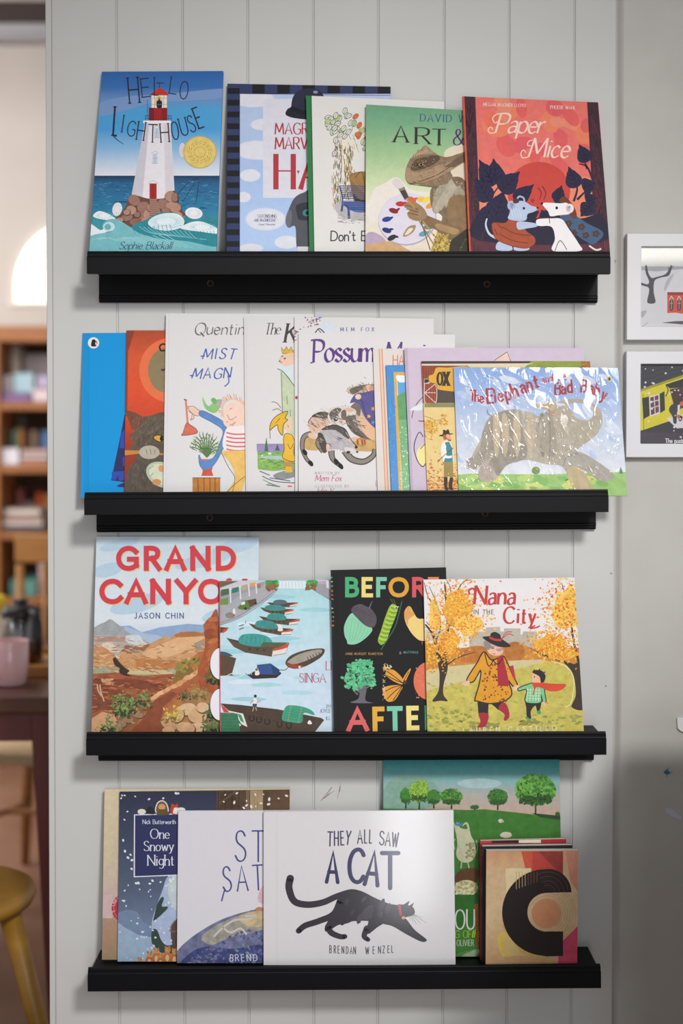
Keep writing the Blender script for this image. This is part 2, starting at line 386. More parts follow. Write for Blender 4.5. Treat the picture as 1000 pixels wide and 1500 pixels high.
# ------------------------------------------------------------------ cover pictures, top ledge
def art_lighthouse():
    a = Art(3).at(120, 95, .22)
    a.grad(0, 1000, [(20,'2d62aa'),(150,'3a72b6'),(230,'6a92c6'),(300,'4da3d6'),(430,'4c9fd8'),(560,'8bb9e0'),(740,'e2e4ec')], .03)
    a.sm('110,260 300,210 520,200 700,180 950,160 950,215 700,240 480,250 300,300 110,340', '7a9bcb', .03)
    a.grad(0, 1000, [(738,'1c3557'),(790,'2a6491'),(960,'2d7da3'),(1290,'6db4bd')], .12)
    r = a.r
    a.lines([[(x, y), (x+14, y-5), (x+30, y+2)] for x, y in ((r.uniform(70, 900), r.uniform(755, 960)) for _ in range(110))], 3, '1d4b74')
    a.lines([[(x, y), (x+12, y-4), (x+24, y+1)] for x, y in ((r.uniform(70, 900), r.uniform(775, 960)) for _ in range(70))], 2.5, '66a7c4')
    a.fill('418,388 590,385 618,868 560,905 450,905 330,868', 'e9e4ea'); a.fill('418,388 448,388 402,885 330,868', 'cdc8d2')
    a.fill('545,388 590,385 618,868 555,880', 'd9d4dc'); a.rect(408,371,592,388,'f3eff0')
    a.rect(445,285,568,371,'a8242b'); a.rect(445,285,480,371,'7d1c26'); a.rect(530,285,568,371,'8f1f28')
    a.rect(460,200,568,286,'eee6dc'); a.ell(513,245,25,38,'dcc98f'); a.sm('500,285 497,245 508,235 513,212 520,235 532,246 530,285','23252f')
    a.lines([[(x,200),(x,286)] for x in (462,484,545,566)]+[[(460,y),(568,y)] for y in (222,264)], 2.5, '8d8a90')
    a.fill('450,203 474,182 518,150 566,183 578,203', 'c93430'); a.fill('450,203 474,182 480,203', '97262a'); a.rect(512,120,520,152,'7d2530'); a.line('497,120 545,122',6,'28304a')
    a.lines([[(x,335),(x,372)] for x in range(424,596,17)]+[[(420,340),(445,340)],[(568,340),(592,340)],[(420,356),(445,356)],[(568,356),(592,356)],[(436,235),(436,340)]], 3, '2b3140')
    a.rect(450,790,497,905,'a52a2c'); a.rect(471,790,474,905,'7b1f24'); a.line('440,790 473,770 508,790',3,'b9b2bc',smooth=False)
    for x, y in ((482,420),(470,590)):
        a.rect(x,y,x+32,y+65,'c2d3e2'); a.lines([[(x,y+32),(x+32,y+32)],[(x+16,y),(x+16,y+65)],[(x-8,y),(x+16,y-16)],[(x+16,y-16),(x+42,y)],[(x-6,y+66),(x+38,y+66)]],2.5,'a9a6b3')
    a.sm('330,870 280,960 225,1035 330,1085 520,1080 690,1070 745,1045 660,960 625,845 590,850 560,885 450,892', '6d4d44', .2)
    for x,y,u,v,t in ((350,905,42,34,30),(410,950,42,36,-20),(330,970,34,30,10),(395,1010,40,28,0),(300,1020,40,22,-10),(590,880,36,36,30),(540,930,36,34,0),(610,950,52,34,10),(360,1050,40,24,0),(440,1000,30,34,20),(560,975,28,20,10),(640,1000,36,22,30),(465,960,34,24,30),(300,985,22,18,0),(520,1010,30,22,0),(590,1015,36,24,10),(620,885,22,30,0),(370,1000,20,18,0),(430,1040,34,22,0),(690,1030,34,20,20),(255,1035,24,14,0)):
        a.ell(x,y,u+4,v+4,'5a3f3a',t); a.ell(x-2,y-3,u,v,r.choice(['a97f6f','9c7465','b48b7a','8f6859']),t,.2)
    a.fill('452,893 496,893 540,1040 450,1050','a5806f'); a.lines([[(452-i*.3,905+i*14),(500+i*3,905+i*14)] for i in range(9)],3,'6b4c44')
    a.ell(235,962,32,46,'e7e2e8',12); a.line('215,915 300,912',5,'20303f'); a.ell(745,988,58,38,'eeecf0',8); a.sm('690,1000 760,1040 900,990 900,1075 700,1060','2f8794',.15)
    a.lines([[(645,915),(645,850),(768,755),(760,915)],[(668,915),(768,757)]],3.5,'26334a')
    a.sm('60,1085 70,1030 130,985 230,1030 180,1060 150,1090 200,1110 60,1160','3f97a5',.15); a.sm('75,1010 110,975 170,990 225,1030 150,1032','eef1f3'); a.sm('55,1060 120,1100 150,1090 200,1095 120,1130 55,1135','e6eef0')
    a.sm('135,1085 165,1035 235,1030 330,1085 470,1150 700,1170 950,1190 950,1300 40,1300 45,1150 200,1110','78bcc4',.12)
    a.ell(180,1078,38,32,'c9e2e6'); a.ell(172,1080,22,20,'6fb0ba')
    a.sm('330,1085 430,1030 520,985 630,990 685,1040 660,1085 720,1110 900,1095 905,1210 700,1175 470,1150','2d8a96',.15)
    a.sm('440,1050 480,1010 560,988 640,995 682,1040 655,1085 560,1105 470,1085','dfeef2'); a.sm('655,1085 720,1050 800,1045 900,1090 905,1125 780,1110 700,1100','e3edf1')
    a.lines([[(470+i*18,1075+8*math.sin(i)),(482+i*18,1080+8*math.cos(i))] for i in range(11)],3,'8b87a0')
    for cx,cy,u,v,n_ in ((560,1045,118,52,34),(745,988,54,34,18),(150,1005,70,26,16),(800,1080,95,30,20),(235,962,28,42,10)):
        a.lines([[(cx+u*.55*math.cos(t),cy+v*.5*math.sin(t)),(cx+u*.98*math.cos(t)+4,cy+v*.98*math.sin(t))] for t in (k*6.283/n_ for k in range(n_))],3.2,'9ccbd4',1)
    a.lines([[(350+i*26,1078-i*2),(345+i*28,1100),(356+i*30,1128+i*3)] for i in range(10)],3,'1f7683',1.5); a.lines([[(700+i*22,1105),(706+i*22,1130),(720+i*22,1160)] for i in range(9)],3,'1f7683',1.5); a.lines([[(75+i*16,1020+i*3),(72+i*18,1040),(80+i*20,1062)] for i in range(6)],3,'2b808f',1.5)
    a.lines([[(380+i*30,1075+i*3),(430+i*30,1110+i*4),(500+i*30,1130+i*3)] for i in range(12)],3,'8fd0d6')
    a.lines([[(70+i*40,1165-i*3),(150+i*40,1150+i*2),(240+i*42,1175+i*4)] for i in range(13)],3,'a9dadd')
    D = '2c2233'
    a.text('HELLO',0,0,150,D,.05,1,sx=.48,serif=.12,path=[(318,256,-5,168,.6),(402,216,-6,122,.95),(482,203,0,118,.5),(580,190,8,110,.95),(648,225,6,118,.55)])
    a.text('LIGHTHOUSE',0,0,115,D,.062,1,sx=.52,serif=.12,path=[(207,470,4,190,.3),(262,447,8,112),(297,470,10,100,.7),(362,497,8,120,.6),(438,515,2,118,.85),(527,516,-4,122,.68),(606,500,-8,118,.46),(668,474,-14,116,.62),(728,452,-18,112,.62),(780,425,-20,140,.55)])
    a.line('207,470 235,500 280,530',7,D,2)
    a.ell(668,570,22,50,'d9cfd8'); a.ell(785,582,112,108,'cdb054'); a.ell(785,582,106,102,'e0c873',0,.15)
    a.lines([[(785+70*math.cos(t)*q,582+66*math.sin(t)*q),(785+80*math.cos(t+.3)*q,582+76*math.sin(t+.3)*q)] for t in [i*.42 for i in range(15)] for q in (.5,.8,1)],3.5,'b08a38')
    a.text('Sophie Blackall',248,1228,50,'2c2f42',.1,.45,25,slant=.3,sx=.98,gap=.13)
    return a

def art_bowler_hat():
    a = Art(5).at(300, 100, .25)
    a.grad(203,1120,[(148,'b9c9e6'),(600,'abc3ea'),(1080,'b4cdf2')],.05)
    a.layer += 2
    W_ = 'dfe0ea'
    for x,y,u,v in ((280,180,130,50),(340,330,75,35),(310,480,140,58),(265,628,62,38),(225,755,45,32),(355,885,120,68),(480,1020,75,40),(270,1055,75,28)):
        a.ell(x,y,u,v,'cfd6ea'); a.ell(x,y,u*.92,v*.9,W_)
    a.rect(340,180,1000,760,'dcdbe6')
    a.rect(100,60,205,1120,'1b1c22'); a.rect(200,60,1120,150,'1b1c22')
    a.lines([[(204,148),(204,1120)],[(204,149),(1120,160)]],3,'5a3f6a')
    for i in range(15): a.rect(126,150+i*69-69,203,150+i*69-34,'353f68'); a.layer -= 1
    for i in range(14): a.rect(203+i*147,60,277+i*147,147,'353f68'); a.layer -= 1
    a.layer += 2
    a.sm('508,250 512,180 545,135 610,118 670,130 700,175 705,250 640,275 540,262','2b2c40'); a.sm('474,255 500,232 560,262 640,268 720,230 730,262 640,298 540,295 480,278','20202e'); a.ell(648,140,14,9,'8a8ea6'); a.sm('510,225 600,250 706,225 706,250 600,275 508,250','17171f')
    R = 'b23a45'
    a.text('MAGR',412,387,66,R,.13,.5,sx=.85,gap=.17); a.text('MARV',412,475,70,R,.13,.5,sx=.82,gap=.15)
    a.text('H',416,710,208,R,.15,.25,sx=.74); a.fill('538,600 556,600 547,620',R); a.text('A',560,710,208,R,.15,.35,sx=.8)
    a.sm('472,890 490,830 525,760 580,728 640,728 640,1070 545,1070 530,930 490,935','55565f',.1); a.sm('540,800 640,790 640,880 560,890 540,860','33343c'); a.ell(595,848,24,20,'3f7f8d'); a.ell(600,848,10,12,'17202a'); a.sm('472,890 490,830 510,850 500,930 480,925','6d6e78')
    a.rect(540,1045,640,1075,'d8d6de')
    a.text('"ASTONISHING',306,876,19,'5d5a78',.12,.6,gap=.17,sx=.72,cap=False); a.text('AND MAGNIFICENT."',288,899,17,'5d5a78',.12,.6,gap=.17,sx=.68,cap=False); a.text('- Daniel Pinkwater',302,921,13,'5d5a78',.1,.6,slant=.2,gap=.13,sx=.95,cap=False)
    return a

def art_tree_bench():
    a = Art(8).at(300, 100, .25); r = a.r
    a.rect(560,100,1500,1120,'e2dfdb',.02); a.fill('585,100 622,100 640,1100 600,1100','2f7a46'); a.fill('618,100 624,100 642,1100 636,1100','235c38')
    a.sm('770,420 800,520 810,640 800,740 870,800 860,640 850,520 880,420 940,340 920,330 850,430 800,320 780,330','e9dfcf',.03)
    cols = ['a5815a','8a9a6a','6f7f58','b98a50','c79f60','7d6a52']
    for i in range(340):
        t = r.random(); x = r.choice([r.uniform(752,800),r.uniform(815,862),r.uniform(745,880)]) + (t-.5)*-8; y = 440+t*360
        a.line([(x,y),(x+r.uniform(-4,4),y+r.uniform(16,34))],3.2,r.choice(cols)); a.layer -= 1
    a.layer += 1
    for i in range(34): x=r.uniform(770,960); y=r.uniform(320,470); a.line([(x,y),(x+r.uniform(-6,16),y+r.uniform(14,34))],3,r.choice(cols)); a.layer-=1
    a.layer += 1
    def leaf(x,y,s,c,f,t):
        a.ell(x,y,s,s*.62,f,t,.05,14); ca,sa=math.cos(math.radians(t)),math.sin(math.radians(t))
        P=[(x+s*math.cos(q)*ca-s*.62*math.sin(q)*sa,y+s*math.cos(q)*sa+s*.62*math.sin(q)*ca) for q in [k*math.pi/7 for k in range(15)]]; a.line(P,3,c,smooth=False); a.line([(x-s*ca,y-s*sa),(x+s*ca,y+s*sa)],2.4,c)
    for i in range(70):
        x=r.uniform(715,1080); y=r.uniform(250,470)+ (30 if x<760 else 0)
        if 790<x<900 and y>400: continue
        f,c=r.choice([('c3d494','6a8f45'),('d9dec0','5f7a4a'),('e0dfd6','4d6a4a'),('e2dfd6','4a5a4a'),('b9cba5','4f704a'),('dfe0d4','58705a')])
        if x>860 and y<430 and r.random()<.3: f,c='dc7b45','a8502a'
        if x<790 and y>430: f,c='e0d6d4','6a5055'
        leaf(x,y,20,c,f,r.uniform(-80,-20))
    a.sm('760,800 850,770 990,790 1000,880 900,890 800,870','b9b4b6',.2)
    a.sm('848,640 870,615 930,605 1000,620 1010,800 900,820 868,760','8c6a3f',.2); a.sm('848,640 880,680 930,730 1000,740 1010,610 920,608','a27c48',.2); a.sm('868,735 910,770 1000,770 1000,830 900,815','3c2f2a'); a.line('880,640 920,610 940,720',4,'5b4224')
    B='3c4f86'
    for i in range(7): a.line([(790+i*1.5,690+i*12),(860+i*6,690+i*12),(945,694+i*11)],5,B)
    a.line('788,688 806,760 800,830',8,B); a.sm('800,790 830,780 960,790 960,840 870,840','566aa5'); 
    for i in range(4): a.line([(815+i*8,788+i*13),(960,792+i*13)],4,'2f3f70')
    a.line('806,800 800,840',12,B); a.line('815,800 838,815 845,882',13,B); a.line('840,880 842,830 870,825 960,832',8,B)
    a.flecks(90,(780,860,1000,910),8,['9a97a0','b5b2b8'],.15,0)
    a.text("Don't B",738,1010,56,'3a3a44',.12,.9,sx=.98,gap=.16,jit=1)
    a.text('E',985,1012,46,'4a4a55',.1,.9)
    return a

def art_reptile_painter():
    a = Art(11).at(500, 120, .25); r = a.r
    a.grad(100,1100,[(100,'659c7c'),(250,'7aad86'),(430,'a3c592'),(600,'cfdcb0'),(720,'e3e0cf'),(1000,'e8d9c6')],.08)
    a.sm('140,900 190,880 260,930 240,990 140,990','b9a3bd',.1); a.fill('140,950 300,930 420,1000 140,1000','cfa678',.15)
    a.sm('180,650 260,590 330,560 430,640 700,640 760,700 760,800 200,820','e9e2d8',.06); a.sm('600,420 680,370 760,380 760,600 660,560','e4d7c0',.06)
    a.text('DAVID W',462,230,42,'34507f',.13,.45,serif=.26,gap=.36,sx=1.0,rot=1.5)
    a.text('ART',302,352,92,'33312b',.17,.32,serif=.3,path=[(306,352,1,94,1.2),(436,362,1,94,1.45),(530,370,1,94,1.4)]); a.text('&',655,370,92,'5a3a72',.12,.4,sx=.9)
    a.ell(385,805,172,154,'b5a7bd',-12); a.ell(383,800,168,150,'dcd6e2',-12)
    for x,y,c in ((345,715,'c23038'),(305,755,'8a1f33'),(265,805,'28418f'),(265,870,'26336f'),(295,913,'2e2a35'),(412,690,'e0603a'),(470,690,'e9c63f'),(500,690,'efd84a'),(520,725,'e39a3a'),(480,890,'5fa0a8'),(510,850,'5a8a5f')):
        a.ell(x,y,28,15,c,r.uniform(-30,30)); a.ell(x+24,y-6,16,7,c,r.uniform(-40,10))
    a.sm('360,900 390,850 435,840 420,880 380,905','a68a66'); a.sm('370,897 395,860 420,860 395,890','e3d9cf')
    # lizard in profile with a brush
    a.sm('520,640 560,600 640,560 700,560 740,600 790,640 800,1010 580,1010 560,880 590,790 530,740','7c6a52',.3)
    a.sm('530,740 560,620 640,600 720,640 700,690 640,650 600,720 560,770','a39a86',.25); a.flecks(220,lambda q:(q.uniform(540,720),q.uniform(580,740)),4,['b5ad98','8d8570','a39a86'],.8)
    a.fill('640,560 600,640 560,700 540,760 560,765 575,745 585,755 600,725 620,730 625,700 650,690 655,650 690,640','b3a994',.25)
    a.sm('372,560 380,500 410,440 460,400 490,372 520,395 570,430 620,440 690,420 760,400 760,460 700,480 640,520 650,560 600,600 520,615 440,600 395,600','8b735a',.25)
    a.sm('372,560 385,500 420,530 500,520 560,490 640,470 760,405 760,440 640,520 560,560 470,590 400,590','a98d6f',.2); a.sm('405,510 430,460 490,440 560,430 575,455 520,495 440,520','5c4a3a',.15)
    a.ell(462,487,22,15,'2f261f',-15); a.ell(465,485,14,10,'a77f45',-15); a.ell(467,485,6,8,'120d0a'); a.line('400,598 470,580 560,545 640,495',5,'5d4736')
    a.fill('430,428 450,395 470,405 490,368 510,395 530,400 545,420 500,425','a58c72',.2); a.fill('600,500 700,430 800,390 800,420 660,500','6d5a48',.2); a.lines([[(410+i*14,450-i*6),(418+i*14,430-i*6)] for i in range(7)],5,'c0a88a')
    a.flecks(160,lambda q:(q.uniform(400,620),q.uniform(440,600)),3.5,['a88d6c','7a634c','9d8467'],.9)
    a.sm('630,690 690,660 735,690 750,800 740,900 680,880 660,900 620,800','8e7250',.25); a.sm('470,770 520,790 620,830 690,850 720,900 640,910 540,860 470,825','86694a',.25); a.sm('560,830 640,850 690,870 660,895 560,860','a88a62',.2)
    a.sm('370,715 420,700 480,740 500,790 450,815 400,800 385,770 400,750 370,735','9c7f5c',.2); a.lines([[(372,722),(420,735),(450,750)],[(380,745),(420,755),(450,765)],[(388,768),(420,775),(452,782)]],4,'5e4833')
    a.fill('330,620 365,610 398,680 372,695','8d8278'); a.fill('342,640 372,632 392,675 368,688','4c4038'); a.sm('298,590 320,565 350,585 366,612 332,625','ddd2d2'); a.line('385,690 430,740',12,'b98d4e'); a.line('455,815 560,985',6,'9b6b3a'); a.line('465,815 520,985',5,'6d4a2c'); a.line('475,815 590,960',6,'c6a05c'); a.line('400,600 560,620',3,'5d4736')
    a.fill('560,880 520,1000 640,1000 620,900','b89a4a',.3); a.flecks(120,(540,890,640,1000),5,['7d6a30','d9c070'],.8); a.line('690,990 715,920 760,880',14,'22351f'); a.lines([[(692+i*6,985-i*12),(698+i*6,980-i*12)] for i in range(9)],5,'7fb069')
    a.sm('640,940 680,900 760,860 760,1010 640,1010','3a342a',.3)
    return a

def art_paper_mice():
    a = Art(13).at(660, 120, .25); r = a.r
    a.rect(40,60,1000,1060,'e4736a',.12)
    for i in range(26): a.ell(r.uniform(160,800),r.uniform(100,500),r.uniform(30,90),r.uniform(24,60),r.choice(['e4705a','de5f5c','e8805f','db5b62','e58a70']),r.uniform(0,90),.08)
    a.sm('160,640 300,560 480,640 700,560 860,600 860,900 160,900','eb8a6a',.1)
    a.ell(515,640,185,172,'c9463e',0,.06)
    P='3f2631'; Q='5c2d3a'
    a.fill('72,85 143,82 178,1000 108,1000',P,.35); a.fill('798,118 862,120 935,1000 848,1000',P,.35); a.fill('100,905 940,925 940,1000 100,1000',Q,.35)
    for i in range(75): y=r.uniform(90,960); x=72+(y-85)*.04; a.line([(x+r.uniform(4,60),y),(x+r.uniform(10,64),y+r.uniform(30,120))],3,r.choice([Q,'6d2f42','241a2c'])); a.layer-=1
    for i in range(75): y=r.uniform(130,960); x=800+(y-118)*.07; a.line([(x+r.uniform(4,60),y),(x+r.uniform(8,62),y+r.uniform(30,120))],3,r.choice([Q,'6d2f42','241a2c'])); a.layer-=1
    a.layer += 1; a.fill('66,85 80,84 118,1000 105,1000','c9573f',.2)
    N='262243'; K='181528'
    a.sm('165,760 260,720 350,780 480,800 600,780 760,800 880,780 880,940 165,930','241f38',.1)
    def leaf(b,t,w):
        bx,by=b; tx,ty=t; dx,dy=tx-bx,ty-by; d=math.hypot(dx,dy); nx,ny=-dy/d*w,dx/d*w
        f=lambda u,v:(bx+dx*u+nx*v,by+dy*u+ny*v)
        a.fill(crom([f(0,0),f(.08,.7),f(.32,1),f(.62,.66),f(.85,.22),f(1,0),f(.85,-.22),f(.62,-.66),f(.32,-1),f(.08,-.7)],True,4),N,.1)
        a.lines([[f(.02,0),f(.5,.06),f(.95,0)]]+[[f(u,0),f(u+.14,s*.5),f(u+.2,s*.72*(1-u))] for u in (.15,.35,.55) for s in (1,-1)],4,K)
    a.lines([[(180,930),(230,700),(290,600)],[(240,680),(180,560)],[(250,690),(370,600)],[(720,700),(740,620),(700,560)],[(740,690),(830,600)],[(840,600),(800,500),(750,480)],[(800,510),(780,460)]],15,'3b2338',6)
    for q in (((250,610),(165,455),58),((265,600),(250,448),60),((290,640),(405,525),62),((225,700),(145,560),55),((260,790),(310,640),72),((230,740),(180,880),55),((375,700),(488,600),48),((735,620),(690,495),50),((800,470),(752,365),46),((770,620),(850,590),50),((620,700),(650,605),40),((790,700),(850,680),55),((820,720),(760,790),50),((440,790),(520,760),40),((560,800),(530,750),40),((690,760),(600,690),36)): leaf(*q)
    a.text('MEGAN WAGNER LLOYD',190,142,20,'f0d6cc',.13,.6,gap=.24,sx=.8,rot=1.5,cap=False); a.text('PHOEBE WAHL',583,158,20,'f0d6cc',.13,.6,gap=.24,sx=.8,rot=1.5,cap=False)
    T='f3cfc4'
    a.text('Paper',262,297,112,T,.13,.4,30,slant=.28,sx=.98,gap=.1,rot=1); a.text('Mice',455,440,112,T,.13,.4,30,slant=.25,sx=.96,gap=.12,rot=1)
    a.line('330,185 270,190 245,215 260,240 285,225',6,T); a.line('262,297 230,300 218,280 235,265 245,280',6,T); a.line('480,340 455,350 450,372 470,375',6,T); a.line('455,440 420,445 410,420 425,400 440,415',6,T)
    # two mice dancing
    a.line('265,915 225,890 205,840 212,800',15,'c6d0e4',8); a.sm('270,985 275,940 330,930 360,985','b9c8e2'); a.sm('370,985 390,930 450,940 455,985','b9c8e2')
    a.sm('240,850 250,825 320,825 350,790 410,800 440,870 490,910 490,950 440,975 350,960 270,925 250,890','a84e33',.12); a.lines([[(300,850),(380,890),(470,900)],[(285,890),(360,930),(450,945)],[(255,860),(275,900)],[(270,830),(300,860)]],4,'5e2a1f'); a.outline('240,850 250,825 320,825 350,790 410,800 440,870 490,910 490,950 440,975 350,960 270,925 250,890',3.5,'6d3022')
    a.sm('335,800 350,760 340,720 385,700 430,700 470,725 510,738 490,760 450,775 440,810 390,815','b7c6e0',.05); a.ell(355,725,24,28,'a9b8d6'); a.ell(356,727,14,18,'8695b8'); a.line('385,695 400,672 425,680 432,705',10,'a9b8d6'); a.ell(428,741,7,8,'1d1a26'); a.ell(508,738,7,6,'2a2230')
    a.sm('385,830 410,818 500,830 505,848 440,860 395,865','b7c6e0'); a.lines([[(345+i*18,720+i*8),(365+i*16,790+i*4)] for i in range(4)],2,'dfe6f2'); a.sm('365,690 385,680 400,705 370,712','5a2a2a')
    a.sm('640,790 720,780 800,830 880,870 890,905 840,950 800,940 740,900 690,850','3f5f80',.1)
    for x,y in ((720,885),(790,900),(690,830),(850,890),(765,850)):
        for k in range(5): a.ell(x+13*math.cos(k*1.26),y+13*math.sin(k*1.26),10,8,'5a3325',0,0,10)
    a.sm('635,700 660,672 690,690 730,750 735,800 700,790 690,740','6d3d28',.15)
    a.sm('598,990 610,920 590,850 520,845 500,830 510,805 590,800 650,805 690,860 750,950 760,990','efeaec',.03); a.sm('536,715 560,708 640,712 680,710 710,745 690,775 640,780 585,788 570,760 548,735','f1ecee',.03); a.ell(695,742,25,28,'e9dfe2'); a.ell(688,742,12,18,'c9b3b8'); a.ell(620,739,8,9,'1d1a26'); a.ell(533,713,8,7,'2a2230')
    a.lines([[(575,790),(580,830)],[(500,850),(580,868)],[(610,990),(640,930),(680,985)],[(690,740),(700,730)],[(478,685),(490,700)],[(510,620),(530,650),(520,690)],[(535,610),(556,650),(545,690)],[(470,690),(482,710)]],4,'4a2430')
    a.line('810,960 850,985 880,978',10,'e6dcd8')
    return a
# ------------------------------------------------------------------ cover pictures, second ledge
def art_plain_blue():
    a = Art(2).at(100, 450, .25)
    a.rect(40,100,700,1250,'0a98de',.015); a.rect(88,150,122,1250,'0a93d8',.01); a.line('122,150 116,1150',1.5,'0a7fbc',smooth=False)
    a.fill('330,630 360,620 360,1030 250,1015 290,830','2a3164'); a.fill('310,740 345,700 345,830 300,825','2f4fb0'); a.fill('318,880 345,860 345,930 320,930','2f4fb0'); a.fill('255,965 330,960 330,1010 300,1020 290,985 275,1015 255,1010','2f4fb0'); a.sm('285,1050 320,1030 350,1030 350,1055','26356f')
    a.ell(148,209,33,33,'f1ece0'); a.sm('135,228 138,195 150,188 160,195 158,215 165,228','1f1f24'); a.line('150,205 168,200',6,'1f1f24'); a.ell(167,210,5,7,'c9a77a')
    return a
def art_grey_cat():
    a = Art(4).at(100, 450, .25); r = a.r
    a.grad(300,950,[(100,'a8482c'),(300,'d85a34'),(480,'e0542f'),(640,'d04a2c'),(800,'a83a22'),(1150,'6a3a2a')],.1)
    a.fill('300,100 400,100 350,260 345,640 300,640','8e3f2a',.1); a.ell(600,370,185,190,'e8744a',0,.06); a.ell(575,370,108,132,'8d7f5c',0,.1)
    a.line('575,250 545,255 535,232 552,216 580,222',10,'2b2018'); a.line('580,345 556,370 545,362',8,'2b2018')
    F='5a5046'
    a.sm('340,620 380,612 440,640 500,630 560,615 700,640 760,760 700,900 640,1100 360,1100 350,960 400,880 360,840 380,790 355,750 390,720','625748',.25); a.fill('330,600 385,615 450,650 400,720 372,715','7a4a38',.1)
    a.sm('360,1100 350,980 400,900 480,880 620,890 640,1100','5b5248',.3); a.sm('400,800 450,750 560,740 620,800 560,830 450,830',F,.2)
    a.flecks(160,(370,640,560,800),12,['7d7263','4a4138','6d6253'],.12,-60); a.flecks(140,(370,890,520,1090),12,['746a5c','453d35','655b4e'],.12,85)
    a.ell(530,768,32,20,'d9a93a',10); a.ell(546,770,10,15,'1a140e'); a.outline('498,765 525,748 562,765 535,790',5,'2c241d')
    a.fill('330,838 420,840 560,858 560,866 420,858 330,868','c98a45'); a.ell(475,850,60,40,'b9b0a0',0,.1); a.lines([[(455,835),(462,860)],[(480,832),(484,862)],[(505,835),(506,860)]],4,'7d7264')
    a.ell(560,985,110,72,'b9c3a8',25); a.ell(565,985,98,60,'d6d8bf',25,.15); a.ell(518,1025,26,18,'d9935a',0,.2); a.ell(545,945,18,20,'dc9a66'); a.lines([[(470,950),(500,930)],[(480,990),(500,970)]],6,'8fb59a')
    return a
def art_trumpet_man():
    a = Art(6).at(100, 450, .25); r = a.r
    a.rect(400,20,1500,1200,'e0dedf',.015); a.line('592,35 572,1080',2,'c9c7c9',smooth=False)
    a.text('Quentin',738,160,70,'6d6669',.13,.35,40,slant=.18,sx=1.05,gap=.17,jit=1)
    B='4a66b0'
    a.text('MIST',785,303,62,B,.15,.55,30,slant=.25,sx=1.0,gap=.3,jit=2); a.text('MAGN',722,418,62,B,.15,.55,30,slant=.25,sx=.95,gap=.28,jit=2); a.line('935,400 940,440 915,465',7,B); a.line('775,288 800,285',7,B); a.line('712,400 735,402',7,B)
    K='4a3a3a'
    a.line('688,545 700,690',12,'d9886a'); a.sm('692,680 715,690 750,715 750,740 668,752 672,735','d9705a',.2); a.outline('692,680 715,690 750,715 750,740 668,752 672,735',3,K); a.lines([[(700,580),(730,600),(735,650),(712,660)],[(705,610),(725,625),(720,660)]],5,'c98a6a'); a.line('677,540 694,545',6,K)
    a.sm('700,590 730,580 760,600 778,615 770,635 735,630','efc9b8'); a.outline('700,590 730,580 760,600 778,615 770,635 735,630',2.5,K)
    a.sm('770,635 780,605 850,635 915,680 935,760 920,800 870,900 830,945 790,950 768,920 765,865 790,900 850,880 885,800 905,725 850,680','5f8cc8',.2); a.outline('770,635 780,605 850,635 915,680 935,760 920,800 870,900 830,945 790,950 768,920 765,865 790,900 850,880 885,800 905,725 850,680',2.5,'3a4d78')
    a.sm('785,525 820,580 860,545 900,545 880,600 850,620 800,590','8cc07a',.15); a.sm('835,545 850,530 868,545 860,570','74b06a'); a.ell(885,565,12,16,'b9a3c9'); a.line('785,525 800,570',5,'9fcf8a')
    a.sm('905,640 920,580 970,555 1060,560 1060,720 960,715 915,690','f3d3c2',.06)
    for i in range(26): t=i/25*3.0; x=985-78*math.cos(t-.4); y=630-88*math.sin(t-.1); a.line([(x,y),(x-26*math.cos(t-.4)+r.uniform(-8,8),y-28*math.sin(t)+r.uniform(-8,8))],4,'e2975f')
    a.lines([[(930,630),(950,660),(985,640)],[(945,600),(960,590)],[(950,690),(975,680)]],3,'a8604f')
    for x in (930,965,950,975): a.ell(x,r.uniform(650,700),7,5,'e9a58f',0,0,8)
    a.sm('920,725 960,700 1080,705 1080,850 915,835','f1e9e8')
    for i in range(5): a.line([(925,735+i*24),(980,745+i*24),(1080,742+i*24)],9,'dc7474')
    a.sm('895,850 1000,840 1080,850 1080,930 1040,1000 1010,1090 970,1090 975,980 940,900','ecc06a',.15); a.sm('1040,980 990,1000 925,1090 960,1090 1020,1040','ecc06a',.15); a.line('895,850 940,940 975,1000 960,1090',3,K); a.line('1035,990 985,1030 925,1085',3,K)
    for i in range(13):
        t=math.radians(200+i*12.5); x,y=800+95*math.cos(t),860+120*math.sin(t)
        a.line([(812,880),((812+x)/2,(870+y)/2-14),(x,y)],6,'5d7d4a'); 
        for k in range(6): u=.35+k*.12; px,py=812+(x-812)*u,875+(y-875)*u; a.line([(px,py),(px+r.uniform(-24,24),py+r.uniform(-26,2))],6,r.choice(['6d8f55','4d6d42','86a362']),2)
    a.fill('770,895 855,895 840,960 850,988 780,988 788,960','cf5a4a',.15); a.fill('762,890 868,890 862,915 770,915','d96a55'); a.fill('728,1000 890,1000 890,1090 728,1090','c4803a',.25); a.lines([[(x,1000),(x,1090)] for x in (760,795,830,860)]+[[(728,1000),(892,1000)]],4,'6d4320')
    a.sm('768,865 790,900 850,880 880,840 870,900 830,945 790,950 768,920','5f8cc8',.2)
    return a
